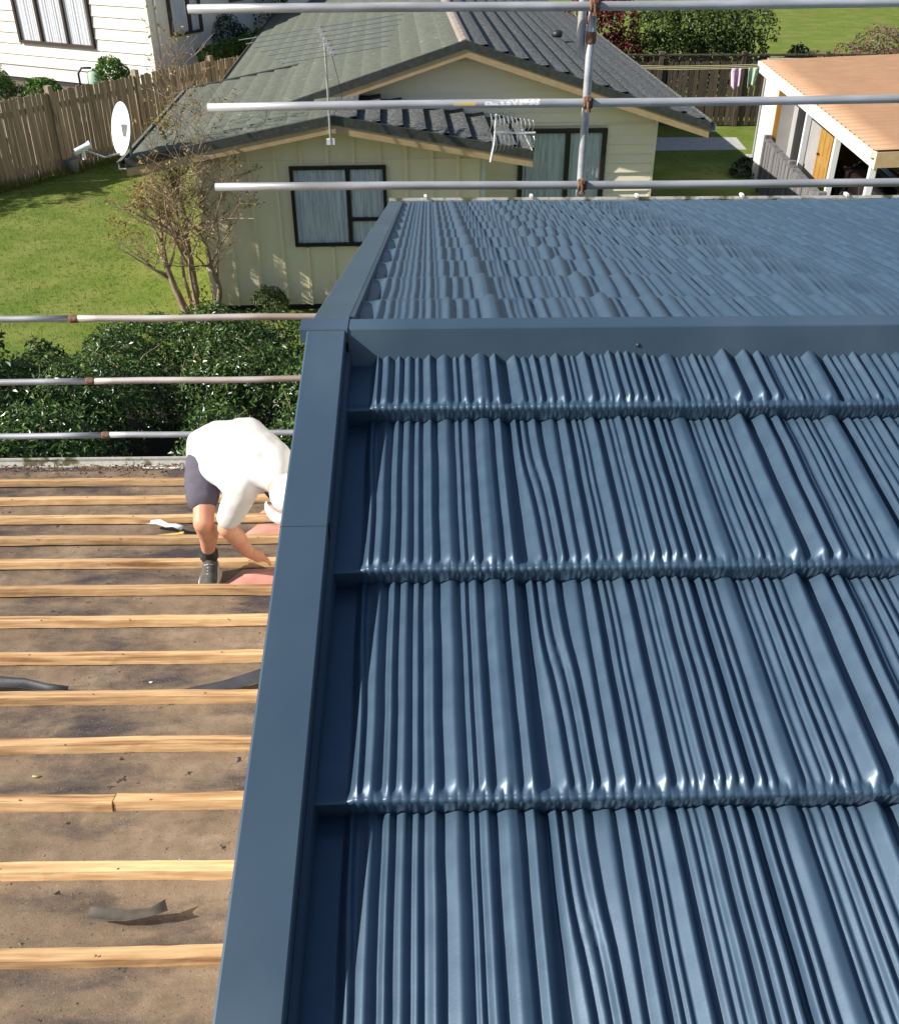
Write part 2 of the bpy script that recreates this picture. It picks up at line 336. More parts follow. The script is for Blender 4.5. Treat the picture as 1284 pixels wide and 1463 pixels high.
def tile_mesh(name, length, W, seed, flat=0.0, cols=760, toward=-1, lo=False, ws=.90, hs=1.7):
    """origin at the nose line; the nose points to local y = 0, the tile runs to y = length (mirrored when toward = +1)"""
    x, prof = tile_profile(cols, W, seed, flat, ws, hs); g = np.random.default_rng(seed+5)
    rows = []
    pitch = .0113; ph = np.cumsum(g.normal(0, .02, cols))*.8; pl = np.abs(np.sin(np.pi*x/pitch + ph)); flatm = np.clip((x-flat*.8)/.02, 0, 1) if flat else np.ones(cols)
    pamp = (.7+.5*vnoise(x*9, 0*x, seed+1))*flatm
    def surf(y):
        s = 1 - y / Lt
        A = (.03 if lo else .085)*np.maximum(0, vnoise(x*4.6, 0*x+.37, seed+2)-.05)*2; c = .5 + .25*vnoise(x*4.3, 0*x+.7, seed+3)
        D = A*flatm/(1+np.exp(-(s-c)/.11)) + .0022*vnoise(x*6, 0*x+s*3.1, seed+4)*flatm
        p = np.interp(x - D + .5*A*flatm, x, prof)
        dent = .0013*vnoise(x*14, 0*x+s*4, seed+6)*flatm
        fade = np.clip((y-.001)/.020, 0, 1); fade = fade*fade*(3-2*fade)
        bump = pamp*(.0020*(pl-.5)*np.exp(-((y-.006)/.0055)**2) + .0016*vnoise(x*60, 0*x+y*40, seed+11, 2)*np.exp(-((y-.007)/.006)**2))
        return RISE*s + np.where(fade < 1, .0035*(1-fade)*flatm + p*(.12+.88*fade), p) + dent*fade + bump
    ztop = surf(0.0)
    zs = [-.008, .004, .016, .030, .0335] if not lo else [-.006, .014]
    for z in zs:
        f = np.clip((z+.006)/.03, 0, 1)
        rows.append(np.stack([x, -.0022 - .0020*pl*pamp + .005*(1-f) + .0008*vnoise(x*30, 0*x+z*50, seed+12, 2), np.minimum(z + .0012*vnoise(x*8, 0*x, seed+9), ztop-.002)], 1))
    ys = [.0,.0022,.0045,.007,.010,.014,.018,.026,.04] + list(np.linspace(.06, length, 15 if length > .3 else 8)) if not lo else [.001,.008,.02] + list(np.linspace(.05, length, 11))
    for y in ys: rows.append(np.stack([x, 0*x+y - .002*pl*pamp*(y < .002), surf(y) - (.006*(y>Lt+.004))], 1))
    P = np.array(rows)
    if toward > 0: P[:,:,1] *= -1; P = P[:, ::-1]
    me = grid_mesh(name, P); me.materials.append(M['blue']); return me
near_edge = tile_mesh('roof_tile', Lt+.012, Wt, 21, flat=.048, cols=1200)
near_mid = tile_mesh('roof_tile', Lt+.012, Wt, 22, cols=700)
near_edge_cut = tile_mesh('roof_tile', .225, Wt, 21, flat=.048, cols=1200)
near_mid_cut = tile_mesh('roof_tile', .225, Wt, 22, cols=700)
for k in range(-1, 11):
    y = 1.531 - .361*k
    if k == -1: continue
    for i in range(4):
        cut = k == 0
        me = (near_edge_cut if cut else near_edge) if i == 0 else (near_mid_cut if cut else near_mid)
        o = ob('roof_tile', me, None, house, (XB1 + .001 + i*Wt, y-1.8, NZ0 + T*y + random.uniform(-.0006,.0006)), (SL, 0, random.uniform(-.0008,.0008)))
far_edge = tile_mesh('roof_tile', Lt+.01, Wt, 39, flat=.035, cols=520, toward=1, lo=True, ws=1.1, hs=1.8)
far_mid = tile_mesh('roof_tile', Lt+.01, Wt+.004, 32, cols=460, toward=1, lo=True, ws=1.1, hs=1.8)
far_mid2 = tile_mesh('roof_tile', Lt+.01, Wt+.004, 33, cols=460, toward=1, lo=True, ws=1.1, hs=1.8)
far_edge_cut = tile_mesh('roof_tile', .26, Wt, 39, flat=.035, cols=520, toward=1, lo=True, ws=1.1, hs=1.8)
far_mid_cut = tile_mesh('roof_tile', .26, Wt, 32, cols=460, toward=1, lo=True, ws=1.1, hs=1.8)
for k in range(0, 11):
    y = 2.045 + .361*k
    for i in range(4):
        cut = k == 0
        me = (far_edge_cut if cut else far_edge) if i == 0 else (far_mid_cut if cut else (far_mid if i != 2 else far_mid2))
        ob('roof_tile', me, None, house, (XB1 + .001 + i*Wt, y-1.8, FZ0 - T*y), (-SL, 0, 0))
# deck just below the tiles, walls, soffit
ya = (FZ0-NZ0)/(2*T); za = NZ0 + T*ya
dk = MB().prism([(EAVE_N-1.8, NZ0+T*EAVE_N-.03), (ya-1.8, za-.03), (EAVE_F-1.8, FZ0-T*EAVE_F-.03), (EAVE_F-1.8, FZ0-T*EAVE_F-.16), (ya-1.8, za-.2), (EAVE_N-1.8, NZ0+T*EAVE_N-.16)], XB0+.03, ROOF_X1)
dk.build('roof_deck', M['interior'], house)
wl = MB().prism([(EAVE_N+.5-1.8, 0), (EAVE_F-.45-1.8, 0), (EAVE_F-.45-1.8, FZ0-T*(EAVE_F-.45)-.18), (ya-1.8, za-.21), (EAVE_N+.5-1.8, NZ0+T*(EAVE_N+.5)-.18)], -.13, ROOF_X1-.3)
wl.build('wall', M['whiteboard'], house)
# barge caps: a folded steel channel along each verge
def barge(name, y0, y1, zf, top, lift=0):
    pr = lambda x0,x1: None
    V = []; prof = [(XB0-.004, -.11), (XB0-.004, top-.002), (XB0-.001, top), (XB1-.002, top), (XB1, top-.002), (XB1, -.02), (XB1-.003, -.02), (XB1-.003, top-.006), (XB0, top-.006), (XB0, -.11)]
    n = len(prof)
    for y in (y0, y1):
        for x, z in prof: V.append((x, y-1.8, zf(y)+z+lift))
    F = [tuple(range(n))[::-1], tuple(range(n, 2*n))] + [(i, (i+1)%n, n+(i+1)%n, n+i) for i in range(n)]
    return ob(name, mesh(name, V, F), M['bluecap'], house)
zn = lambda y: NZ0 + T*y
zf_ = lambda y: FZ0 - T*y
BT = .0755
barge('barge_cap', 1.207, 1.700, zn, BT)
barge('barge_cap', -1.2, 1.222, zn, BT-.0012, 0)
barge('barge_cap', EAVE_N-.05, -1.19, zn, BT-.002, 0)
barge('barge_cap', 1.722, 3.9, zf_, BT-.032)
barge('barge_cap', 3.885, EAVE_F+.02, zf_, BT-.0335)
# back flange (secret gutter upstand) inside the barge
for y0, y1, zf in ((EAVE_N, 1.67, zn), (1.80, EAVE_F, zf_)):
    V = []; pr = [(XB1+.0005, .045), (XB1+.008, .043), (XB1+.010, -.010), (XB1+.05, -.012), (XB1+.05, -.016), (XB1+.0005, -.016)]; n = len(pr)
    for y in (y0, y1):
        for x, z in pr: V.append((x, y-1.8, zf(y)+z))
    ob('barge_flange', mesh('barge_flange', V, [tuple(range(n))[::-1], tuple(range(n,2*n))]+[(i,(i+1)%n,n+(i+1)%n,n+i) for i in range(n)]), M['bluecap'], house)
# white barge board below the cap
for y0, y1, zf in ((EAVE_N, ya-.001, zn), (ya+.001, EAVE_F-.01, zf_)):
    V = [(x, y-1.8, zf(y)+z) for y in (y0,y1) for x, z in ((XB0-.010,-.05),(XB0-.010,-.20),(XB0+.012,-.20),(XB0+.012,-.05))]
    ob('barge_board', mesh('barge_board', V, [(0,1,2,3),(7,6,5,4),(0,4,5,1),(1,5,6,2),(2,6,7,3),(3,7,4,0)]), M['white'], house)
# ridge cap: folded box flashing crossing the verge at its left end
RZ = 5.4950
rc = MB().prism([(y-1.8, z) for y, z in ((1.651, 5.4255), (1.652, 5.4225), (1.669, 5.4305), (1.6725, 5.434), (1.6885, RZ-.002), (1.691, RZ), (1.735, RZ), (1.738, RZ-.002), (1.757, 5.43), (1.745, 5.415), (1.68, 5.415))], XB1+.004, ROOF_X1-.01)
rdg = rc.build('ridge_cap', M['bluecap'], house)
e = MB().prism([(y-1.8, z) for y, z in ((1.681, RZ-.024), (1.6865, RZ-.0005), (1.689, RZ+.0016), (1.735, RZ+.0016), (1.738, RZ-.0005), (1.744, RZ-.024))], XB0-.017, XB1+.0035)
e.build('end_cap', M['bluecap'], rdg)
# pop rivets
rv = MB().lathe([(.0,.0022),(.0025,.0018),(.0042,.0)], 8); rvm = mesh('rivet', rv.V, rv.F, True)
for x, y in ((.385,1.680),):
    ob('rivet', rvm, M['darkplastic'], rdg, (x+.0, y-1.8-.0006, 5.434+(y-1.6725)*3.7), (R(76),0,0))
for y in (1.50, 1.237, .95, .55, .1): ob('rivet', rvm, M['bluecap'], house, (XB1+.0005, y-1.8, zn(y)+.052), (0,R(90),0))
for x in np.arange(-.1, 5, .55): ob('rivet', rvm, M['bluecap'], house, (x, 1.660-1.8, 5.4265), (R(25),0,0))
# far gutter with brackets
def gutter(parent, x0, x1, y, z, oy, m, name='gutter'):
    pr = [(0,0),(0,-.10),(.105,-.11),(.125,-.09),(.125,.008),(.113,.012),(.113,-.004),(.119,-.006),(.119,-.086),(.10,-.103),(.006,-.094),(.006,0)]
    return MB().prism([(y+a-oy, z+c) for a, c in pr], x0, x1).build(name, m, parent)
gutter(house, XB0-.01, ROOF_X1, EAVE_F-.02, zf_(EAVE_F)+.022, 1.8, M['gutter'])
for x in np.arange(-.02, 5, .62): MB().box((x-.008, EAVE_F+.06-1.8, zf_(EAVE_F)+.036), (x+.008, EAVE_F+.108-1.8, zf_(EAVE_F)+.050)).build('gutter_bracket', M['white'], house)
MB().box((XB0+.02, EAVE_F-.045-1.8, zf_(EAVE_F)-.2), (ROOF_X1, EAVE_F-.022-1.8, zf_(EAVE_F)-.02)).build('fascia_board', M['white'], house)

# ================================================================== lower wing with stripped roof
LZ0 = 3.822; LX0, LX1 = -7.2, -.245; LE = 6.60; LR = -.4      # z = LZ0 - T*y, ridge at LR
wing = empty('house_wing', 'lower house wing stripped to timber battens over dusty underlay', 'house', (-3.7, 3, 0))
def W(x, y, z): return (x+3.7, y-3, z)
zl = lambda y: LZ0 - T*y
BY = [1.733 + .361*k for k in range(-5, 13)]
xs = np.linspace(LX0, LX1, 260); ys = np.linspace(LR, LE, 330); X, Y = np.meshgrid(xs, ys)
ph = (Y - 1.733)/.361; fr = ph - np.floor(ph); kk = np.floor(ph).astype(int)
sagx = .5+.5*vnoise(X*1.1+kk*3.7, kk*1.31+0*X, 3, 2)
sag = np.sin(np.pi*np.clip((fr-.02)/.96,0,1))**.5*(.004+.042*np.clip(sagx*1.5-.3,0,1))
sag *= np.where(fr < .30, .6+.4*fr/.3, 1)
edge = np.clip((1-fr)*.361/.06, 0, 1)                    # lies flat at the uphill foot of the next batten
wr = .011*vnoise(X*5, Y*9, 5, 3) + .003*vnoise(X*14, Y*16, 6, 2)
Z = LZ0 - T*Y - .004 - sag + wr*np.sin(np.pi*fr)**.5
for yl, sd_n in ((2.28,1),(3.52,2),(4.86,3)): Z = Z + .0045*(Y < yl+.03*vnoise(X*1.7, 0*X, 30+sd_n, 3))
ob('underlay', grid_mesh('underlay', np.stack([X+3.7, Y-3, Z], -1)), M['underlay'], wing)
MB().add([W(LX0,LR,LZ0-T*LR-.03), W(LX1,LR,LZ0-T*LR-.03), W(LX1,-5,LZ0-T*LR-.03+T*(-5-LR)), W(LX0,-5,LZ0-T*LR-.03+T*(-5-LR))], [(3,2,1,0)]).build('back_underlay', M['underlay'], wing)
MB().prism([(LE-.05-3, zl(LE)-.07), (LR-3, zl(LR)-.07), (-5-3, zl(LR)+T*(-5-LR)-.07), (-5-3, zl(LR)+T*(-5-LR)-.2), (LR-3, zl(LR)-.22), (LE-.05-3, zl(LE)-.2)], LX0+3.7+.02, LX1+3.7-.02).build('roof_framing', M['interior'], wing)
MB().prism([(LE-.5-3, 0), (LE-.5-3, zl(LE-.5)-.21), (LR-3, zl(LR)-.23), (-4.6-3, zl(LR)+T*(-4.6-LR)-.21), (-4.6-3, 0)], LX0+3.7+.4, LX1+3.7-.06).build('wall', M['whiteboard'], wing)
def batten_mesh(x0, x1, seed, wdt=.052, hgt=.045):
    g = np.random.default_rng(seed); n = max(4, int((x1-x0)/.04)); xx = np.linspace(x0, x1, n)
    wy = .008*vnoise(xx*1.3, 0*xx, seed, 2); wz = .006*vnoise(xx*1.7, 0*xx+.5, seed+1, 2)
    j = lambda s: .0016*vnoise(xx*22, 0*xx, seed+s, 3)
    br = .003
    sec = [(-wdt/2,0),(-wdt/2,hgt-br),(-wdt/2+br,hgt),(wdt/2-br,hgt),(wdt/2,hgt-br),(wdt/2,0)]
    P = np.stack([np.stack([xx, a+wy+j(i), c+wz+j(i+10)], 1) for i, (a, c) in enumerate(sec)], 0)
    m = len(sec); V = P.transpose(1,0,2).reshape(-1,3); F = []
    for i in range(n-1):
        for q in range(m): F.append((i*m+q, (i+1)*m+q, (i+1)*m+(q+1)%m, i*m+(q+1)%m))
    F.append(tuple(range(m))); F.append(tuple(range((n-1)*m, n*m))[::-1])
    return mesh('batten', V, F)
for i, y in enumerate(BY):
    cuts = [LX0] + sorted(random.uniform(-6, -3.4) for _ in range(1)) + [LX1]
    if i == 7: cuts = [LX0, -1.19, LX1]       # the one with a butt joint in view (8th, above the black scrap)
    for a, c in zip(cuts[:-1], cuts[1:]):
        ob('batten', batten_mesh(a, c-.006, i*31+int(a*10)%17), M['batten'], wing, (3.7, y+.012-3, zl(y+.012)+.001), (-SL+random.uniform(-.03,.03), 0, R(-.35)+random.uniform(-.003,.003)))
nm = MB().lathe([(.0,.0015),(.0035,.001),(.004,-.002)], 7); nailm = mesh('nail_head', nm.V, nm.F)
for i, y in enumerate(BY[4:]):
    for x in np.arange(-3.3, -.3, .45):
        if random.random() < .8: ob('nail_head', nailm, M['rust'], wing, (x+random.uniform(-.05,.05)+3.7, y+.012+random.uniform(-.01,.01)-3, zl(y+.012)+.0505), (-SL,0,0))
gutter(wing, LX0+3.7, LX1+3.7-.02, LE+.0, zl(LE)-.02, 3, M['gutter'])
MB().box(W(LX0, LE-.03, zl(LE)-.2), W(LX1-.02, LE-.006, zl(LE)-.03)).build('fascia_board', M['white'], wing)
# leaf litter along the gutter
g = np.random.default_rng(4); n = 900
P = np.stack([g.uniform(-3.6,-.9,n), LE-.02-np.abs(g.normal(0,.10,n)), 0*np.zeros(n)], 1); P[:,2] = zl(P[:,1])+.006-.01*g.random(n)
V, F = leaves(P, np.tile([0,0,1.],(n,1)), .028, 3, .5)
tag(ob('leaf_litter', quads_mesh('leaf_litter', V, F), M['leaf_mixed']), 'dry leaf litter and moss along the dirty white gutter', 'leaf litter', kind='stuff')
# grit on underlay
n = 5000; gx = g.uniform(-3.6, -.3, n); gy = g.uniform(1.2, 6.4, n)
keep = (vnoise(gx*2.2, gy*2.5, 9, 3) > -.05) | (g.random(n) < .25); gx, gy = gx[keep], gy[keep]; n = len(gx)
ix = np.clip(((gx-LX0)/(LX1-LX0)*259).round().astype(int), 0, 259); iy = np.clip(((gy-LR)/(LE-LR)*329).round().astype(int), 0, 329)
gz = Z[iy, ix] + .001; s = g.uniform(.0012, .004, n)*np.where(g.random(n)<.06, 2.2, 1)
o4 = np.array([[1,0,-.3],[-.6,.9,-.3],[-.5,-.9,-.3],[0,0,1.]])
rot = g.uniform(0, 6.28, n); cs, sn = np.cos(rot), np.sin(rot)
V = np.stack([np.stack([gx+s*(o[0]*cs-o[1]*sn), gy+s*(o[0]*sn+o[1]*cs), gz+s*o[2]], 1) for o in o4], 1).reshape(-1,3); i = np.arange(n)[:,None]*4
F = np.concatenate([i+np.array([[0,1,3]]), i+np.array([[1,2,3]]), i+np.array([[2,0,3]])])
grit = leafmat('grit', [(.16,.11,.07),(.34,.25,.17),(.08,.06,.05),(.42,.33,.25)], .9, 0)
tag(ob('roof_grit', quads_mesh('roof_grit', V, F), grit), 'fine stone chips and grit scattered over the underlay', 'grit', kind='stuff')

# ================================================================== loose things on the stripped roof
def under_z(x, y):
    ix = int(round((x-LX0)/(LX1-LX0)*259)); iy = int(round((y-LR)/(LE-LR)*329))
    return float(Z[max(0,min(329,iy)), max(0,min(259,ix))])
def strip(name, pts, wid, m, label, cat, curl=.012, thick=.0015, twist=0, group=None):
    """bent strip lying on the roof: pts are (x, y, height above the underlay)"""
    P = []; n = len(pts)
    for i, (x, y, h) in enumerate(pts):
        a = Vector(pts[max(0,i-1)][:2]); c = Vector(pts[min(n-1,i+1)][:2]); d = (c-a).normalized(); nn = Vector((-d.y, d.x))
        row = []
        for j in range(7):
            t = j/6-.5; wv = wid*(.85+.15*math.sin(i*1.7))
            row.append((x+nn.x*t*wv, y+nn.y*t*wv, zl(y)+h+curl*(abs(t)*2)**2+twist*t*(i/(n-1)) + .003*math.sin(i*2.1+j)))
        P.append(row)
    me = grid_mesh(name, np.array(P)); o = ob(name, me, m); md = o.modifiers.new('thick', 'SOLIDIFY'); md.thickness = thick
    return tag(o, label, cat, group)
strip('building_paper_strip', [(-1.18,3.22,.0),(-1.06,3.245,.008),(-.95,3.28,.022),(-.84,3.33,.034),(-.72,3.38,.04),(-.60,3.44,.04)], .085, M['blackpaper'], 'long black strip of building paper tucked against the blue verge', 'paper strip', .006, twist=.03)
strip('building_paper_strip', [(-2.15,3.33,.018),(-2.0,3.335,.02),(-1.87,3.33,.018),(-1.76,3.30,.008),(-1.66,3.27,.0)], .075, M['blackpaper'], 'curled black offcut of building paper with a ragged end', 'paper strip', .018)
strip('building_paper_strip', [(-1.12,1.945,.004),(-1.06,1.935,.003),(-.99,1.93,.004),(-.915,1.94,.006),(-.87,1.96,.014)], .05, pm('dusty_paper', (.05,.042,.034), (.085,.07,.055), 20, .85), 'dusty paper scrap curled up at one end below a batten', 'paper strip', .010)
def scrap(name, x, y, s, m, label, cat, seed, flat=.3, h=.004, rz=0, asp=.6):
    g = np.random.default_rng(seed); n = 9; V = [(0,0,s*flat*.4)]
    for i in range(n):
        a = 2*math.pi*i/n; r = s*(.75+.4*g.random()); V.append((r*math.cos(a), r*math.sin(a)*asp, s*flat*g.uniform(-.15,.5)))
    F = [(0, 1+i, 1+(i+1)%n) for i in range(n)]
    o = ob(name, mesh(name, V, F, True), m, None, (x, y, under_z(x,y)+h), (-SL, 0, rz)); md = o.modifiers.new('t','SOLIDIFY'); md.thickness = .003
    return tag(o, label, cat)
# yellow timber offcut with a plastic scrap
b = MB().bar((-.11,0,0),(.075,.012,.012),.028,.016); b.bar((.07,.011,.012),(.10,.013,.014),.034,.022)
tag(b.build('timber_offcut', M['yellowwood'], None, loc=(-1.66,5.08,zl(5.08)+.012), rot=(-SL,0,0)), 'yellow split timber offcut lying behind a batten', 'offcut')
strip('plastic_scrap', [(-1.83,5.29,.02),(-1.76,5.26,.032),(-1.70,5.24,.016),(-1.65,5.22,.024),(-1.60,5.20,.012)], .055, M['plastic'], 'crumpled shiny plastic scrap beside the yellow offcut', 'plastic scrap', .015)
scrap('lichen_scrap', -.975, 2.165, .020, M['lichen'], 'yellow-green mossy flake below a batten', 'moss flake', 3, rz=.3)
scrap('lichen_scrap', -.79, 1.50, .017, M['lichen'], 'pale green mossy lump on bare underlay', 'moss lump', 4)
scrap('lichen_scrap', -1.575, 2.69, .015, M['lichen'], 'small green mossy lump tucked against a batten', 'moss lump', 5)
scrap('paper_scrap', -1.22, 2.17, .017, M['white'], 'small white paper scrap standing on the underlay', 'paper scrap', 6, flat=.9, asp=.4)
scrap('paper_scrap', -1.31, 3.385, .011, M['white'], 'tiny white fleck between two black paper strips', 'paper scrap', 8, flat=.7)
b = MB().tube([(-.90+.035*math.cos(t), 2.13+.02*math.sin(t)+.012*t/3, under_z(-.9,2.13)+.006+.012*max(0,t-2.5)) for t in np.linspace(2.6, 5.9, 10)], .003, 6)
tag(b.build('wire_clip', M['alu'], None, True), 'small curved pale wire clip on the underlay', 'wire clip')
# red-backed roofing pieces near the worker
def sheet(name, quad, m, label, cat, lift):
    P = []
    q = [Vector((x, y, 0)) for x, y in quad]
    for i in range(7):
        row = []
        for j in range(7):
            u, v = i/6, j/6; p = q[0].lerp(q[1], u).lerp(q[3].lerp(q[2], u), v)
            row.append((p.x, p.y, zl(p.y)+lift+.003*math.sin(i*1.3+j*.9)))
        P.append(row)
    o = ob(name, grid_mesh(name, np.array(P)), m); md = o.modifiers.new('t','SOLIDIFY'); md.thickness = .002
    return tag(o, label, cat)
sheet('red_sheet', [(-1.20,4.285),(-.40,4.30),(-.40,4.60),(-1.10,4.575)], M['pink'], 'dull red sheet lying between battens under the working hand', 'roofing sheet', .012)
sheet('red_sheet', [(-1.20,5.04),(-.45,5.04),(-.45,5.30),(-1.13,5.29)], M['pink'], 'dull red sheet two batten gaps beyond the working hand', 'roofing sheet', .010)
sheet('red_sheet', [(-1.17,5.40),(-.45,5.40),(-.45,5.66),(-1.10,5.64)], M['pink'], 'dull red sheet under the stooping head beside a batten', 'roofing sheet', .010)

# ================================================================== scaffold tubes
TR = .0242
def sc_tube(p, q, m, label, couplers=(), group=None, marks=()):
    p, q = Vector(p), Vector(q); d = (q-p).normalized(); n = 14; g = random.random()*9
    pts = [Vector((0,0,0)) + (q-p)*i/n + Vector((0,0,.003*math.sin(i*.9+g))) for i in range(n+1)]
    o = MB().tube(pts, TR, 16).build('scaffold_tube', m, None, True, loc=p); tag(o, label, 'scaffold tube', group)
    # open ends: darker plug ring
    for c, kind in couplers: coupler(o, d*c, d, kind)
    for a, c, mm in marks:
        t = MB(); k = 6
        V = [tuple(d*s + Vector((0, -math.sin(w_)*(TR+.0012), math.cos(w_)*(TR+.0012)))) for s in (a, c) for w_ in np.linspace(-.2, 1.7, k)]
        ob('paint_mark', mesh('paint_mark', V, [(i, i+1, k+i+1, k+i) for i in range(k-1)], True), mm, o)
    return o
def coupler(o, at, d, kind):
    side = Vector((0,-1,0)) if abs(d.y) < .5 else Vector((1,0,0))
    c = MB()
    if kind == 'sleeve':
        c.tube([at-d*.032, at-d*.024, at+d*.024, at+d*.032], [TR+.002, TR+.005, TR+.005, TR+.002], 14); c.build('coupler', M['rust'], o, True)
    else:
        c.tube([at-d*.028, at-d*.022, at+d*.022, at+d*.028], [TR+.003, TR+.010, TR+.010, TR+.003], 14)
        up = d.cross(side).normalized()
        c.tube([at+side*.034-up*.045, at+side*.034+up*.045], .009, 8); c.bar(at+side*.02-up*.03, at+side*.05-up*.03, .022, .022, d)
        c.tube([at+side*.034+up*.032, at+side*.034+up*.046], .016, 6)
        c.build('coupler', M['rust'], o)
YU = 6.05
GR = 'scaffold guard rails'
sc_tube((-1.31,YU,5.553), (6.2,YU,5.60), M['galv'], 'top scaffold guard rail beyond the blue roof gutter', [(2.24,'s')])
sc_tube((-1.27,YU,5.045), (6.2,YU,5.105), M['galv'], 'middle scaffold guard rail with worn yellow and white paint marks', [(2.20,'s')], marks=[(1.42,1.55,M['yellowsticker']),(1.60,1.92,M['whitepaintmark'])])
sc_tube((-1.285,YU,4.592), (6.2,YU,4.60), M['galv'], 'lowest scaffold guard rail level with the blue roof gutter', [(2.215,'s')])
sc_tube((.93,YU+.052,0), (.93,YU+.052,5.62), M['galv'], 'upright scaffold standard clamped behind the guard rails', [(5.40,'sleeve')])
sc_tube((.875,YU+.07,5.30), (.875,YU+.07,6.9), M['galv'], 'short upright scaffold tube lapped beside the standard', [])
sc_tube((5.6,YU+.052,0), (5.6,YU+.052,6.6), M['galv'], 'far upright scaffold standard past the roof end')
YL = 6.80
for z, xj, lab in ((3.450,-2.60,'top'), (2.950,-2.58,'middle'), (2.484,-2.55,'lowest')):
    sc_tube((-7.5,YL,z+.005), (xj,YL,z+.005), M['galv'], f'{lab} grey left-hand scaffold rail beyond the stripped roof gutter')
    r = sc_tube((xj+.004,YL,z+.005), (-.1,YL,z+.012), M['rusty'] if z > 2.8 else M['galv'], f'{lab} {"rust-stained" if z > 2.8 else "plain grey"} scaffold rail running behind the blue verge', [(.0,'sleeve')])
sc_tube((-.35,YL+.052,0), (-.35,YL+.052,3.75), M['galv'], 'short scaffold standard behind the verge of the blue roof', [(3.45,'s')])
sc_tube((-4.6,YL+.052,0), (-4.6,YL+.052,3.75), M['galv'], 'short scaffold standard beyond the open end of the stripped roof')

# ================================================================== windows, walls, roofs of neighbours
_cur = {}
def window(parent, x, z, w, h, frame, splits=(), bars=(), cur='curtain', rot=0, y=0, inset=.05, open_=None, fw=.055, gap=None):
    """window on a wall facing -y at height z..z+h; splits: x fractions of mullions; bars: (x0,x1,zfrac)"""
    f = MB()
    f.box((0,-inset,0),(w,0,fw)); f.box((0,-inset,h-fw),(w,0,h)); f.box((0,-inset,fw),(fw,0,h-fw)); f.box((w-fw,-inset,fw),(w,0,h-fw))
    for s in splits: f.box((w*s-fw/2,-inset+.004,fw),(w*s+fw/2,0,h-fw))
    for a, c, t in bars: f.box((w*a+fw/2,-inset+.007,h*t-fw/2),(w*c-fw/2,0,h*t+fw/2))
    o = f.build('window', frame, parent, loc=(x, y, z), rot=(0,0,rot))
    ed = [0]+list(splits)+[1]
    for a, c in zip(ed[:-1], ed[1:]):
        MB().add([(w*a+fw*.5,-inset*.62,fw*.6),(w*c-fw*.5,-inset*.62,fw*.6),(w*c-fw*.5,-inset*.62,h-fw*.6),(w*a+fw*.5,-inset*.62,h-fw*.6)],[(0,1,2,3)]).build('pane', M['glass'], o)
        n = int((c-a)*w/.012)+2; xx = np.linspace(w*a+fw*.7, w*c-fw*.7, n)
        off = -.016+.011*np.sin(xx*62+2*np.sin(xx*9))*(.6+.4*np.sin(xx*17)) + .0
        P = np.stack([np.stack([xx, off, 0*xx+zz], 1) for zz in (fw*.8, h*.5, h-fw*.8)], 0)
        ob('curtain', grid_mesh('curtain', P), M[cur], o)
    return o
def wall_boards(parent, m, x0, x1, z0, z1, pitch, y=0, holes=(), top=None, thick=.018):
    """horizontal weatherboards on a wall facing -y, split round the holes (x0,x1,z0,z1); top(x)-> roofline gives gables"""
    z = z0; um = unit_board(m)
    while z < z1 - .02:
        ze = min(z+pitch, z1); segs = [(x0, x1)]
        if top:
            l, r = top(z+pitch*.75)
            segs = [(max(x0,l), min(x1,r))] if r-l > .05 else []
        for a, c, e, f in holes:
            if e < ze-.004 and f > z+.004:
                ns = []
                for s, t in segs:
                    if c <= s or a >= t: ns.append((s,t)); continue
                    if a > s: ns.append((s,a))
                    if c < t: ns.append((c,t))
                segs = ns
        for s, t in segs:
            if t-s > .03: ob('weatherboard', um, None, parent, (s, y, z), (0,0,0), (t-s, 1.7, ze-z))
        z += pitch
_ub = {}
def unit_board(m):
    if m.name not in _ub:
        V = [(0,-.024,0),(1,-.024,0),(1,-.006,1),(0,-.006,1),(0,0,0),(1,0,0),(1,0,1),(0,0,1)]
        me = mesh('weatherboard', V, [(0,1,2,3),(4,0,3,7),(1,5,6,2),(4,5,1,0),(3,2,6,7)]); me.materials.append(m); _ub[m.name] = me
    return _ub[m.name]
def course_roof(parent, xr, zr, xe, y0, y1, slope, m, name='tile_course', pitch=.345, ribs=.105, amp=.012, ends=None, nose=.034):
    """tile courses from the ridge line x=xr down to the eave x=xe, running y0..y1; each course one piece"""
    sg = 1 if xe > xr else -1; Ln = abs(xe-xr)/math.cos(slope); nc = int(math.ceil(Ln/pitch)); cy = max(8, int((y1-y0)/.03))
    for k in range(nc):
        u0 = k*pitch; u1 = min(Ln, u0+pitch+.01); a0, a1 = (y0, y1) if not ends else ends(u0)
        cy = max(8, int((a1-a0)/.03)); yy = np.linspace(a0, a1, cy)
        rip = amp*np.abs(np.sin(np.pi*yy/ribs))**.7
        rows = []
        for u, dz, f in ((u0, .006, .5), (u0+pitch*.5, .022, 1), (u1-.012, nose, 1), (u1, nose-.004, 1), (u1+.003, .0, .4)):
            h = dz + rip*f; x = xr + sg*(u*math.cos(slope)+h*math.sin(slope)); zz = zr - u*math.sin(slope) + h*math.cos(slope)
            rows.append(np.stack([x, yy, zz], 1))
        me = grid_mesh(name, np.array(rows)[:, ::sg]); ob(name, me, m, parent)

# ---- pale green house
nh = empty('neighbour_house', 'pale green timber house with old grey tiled gables', 'house', (0, 16, 0), R(2.0))
g_ = lambda y: y-16
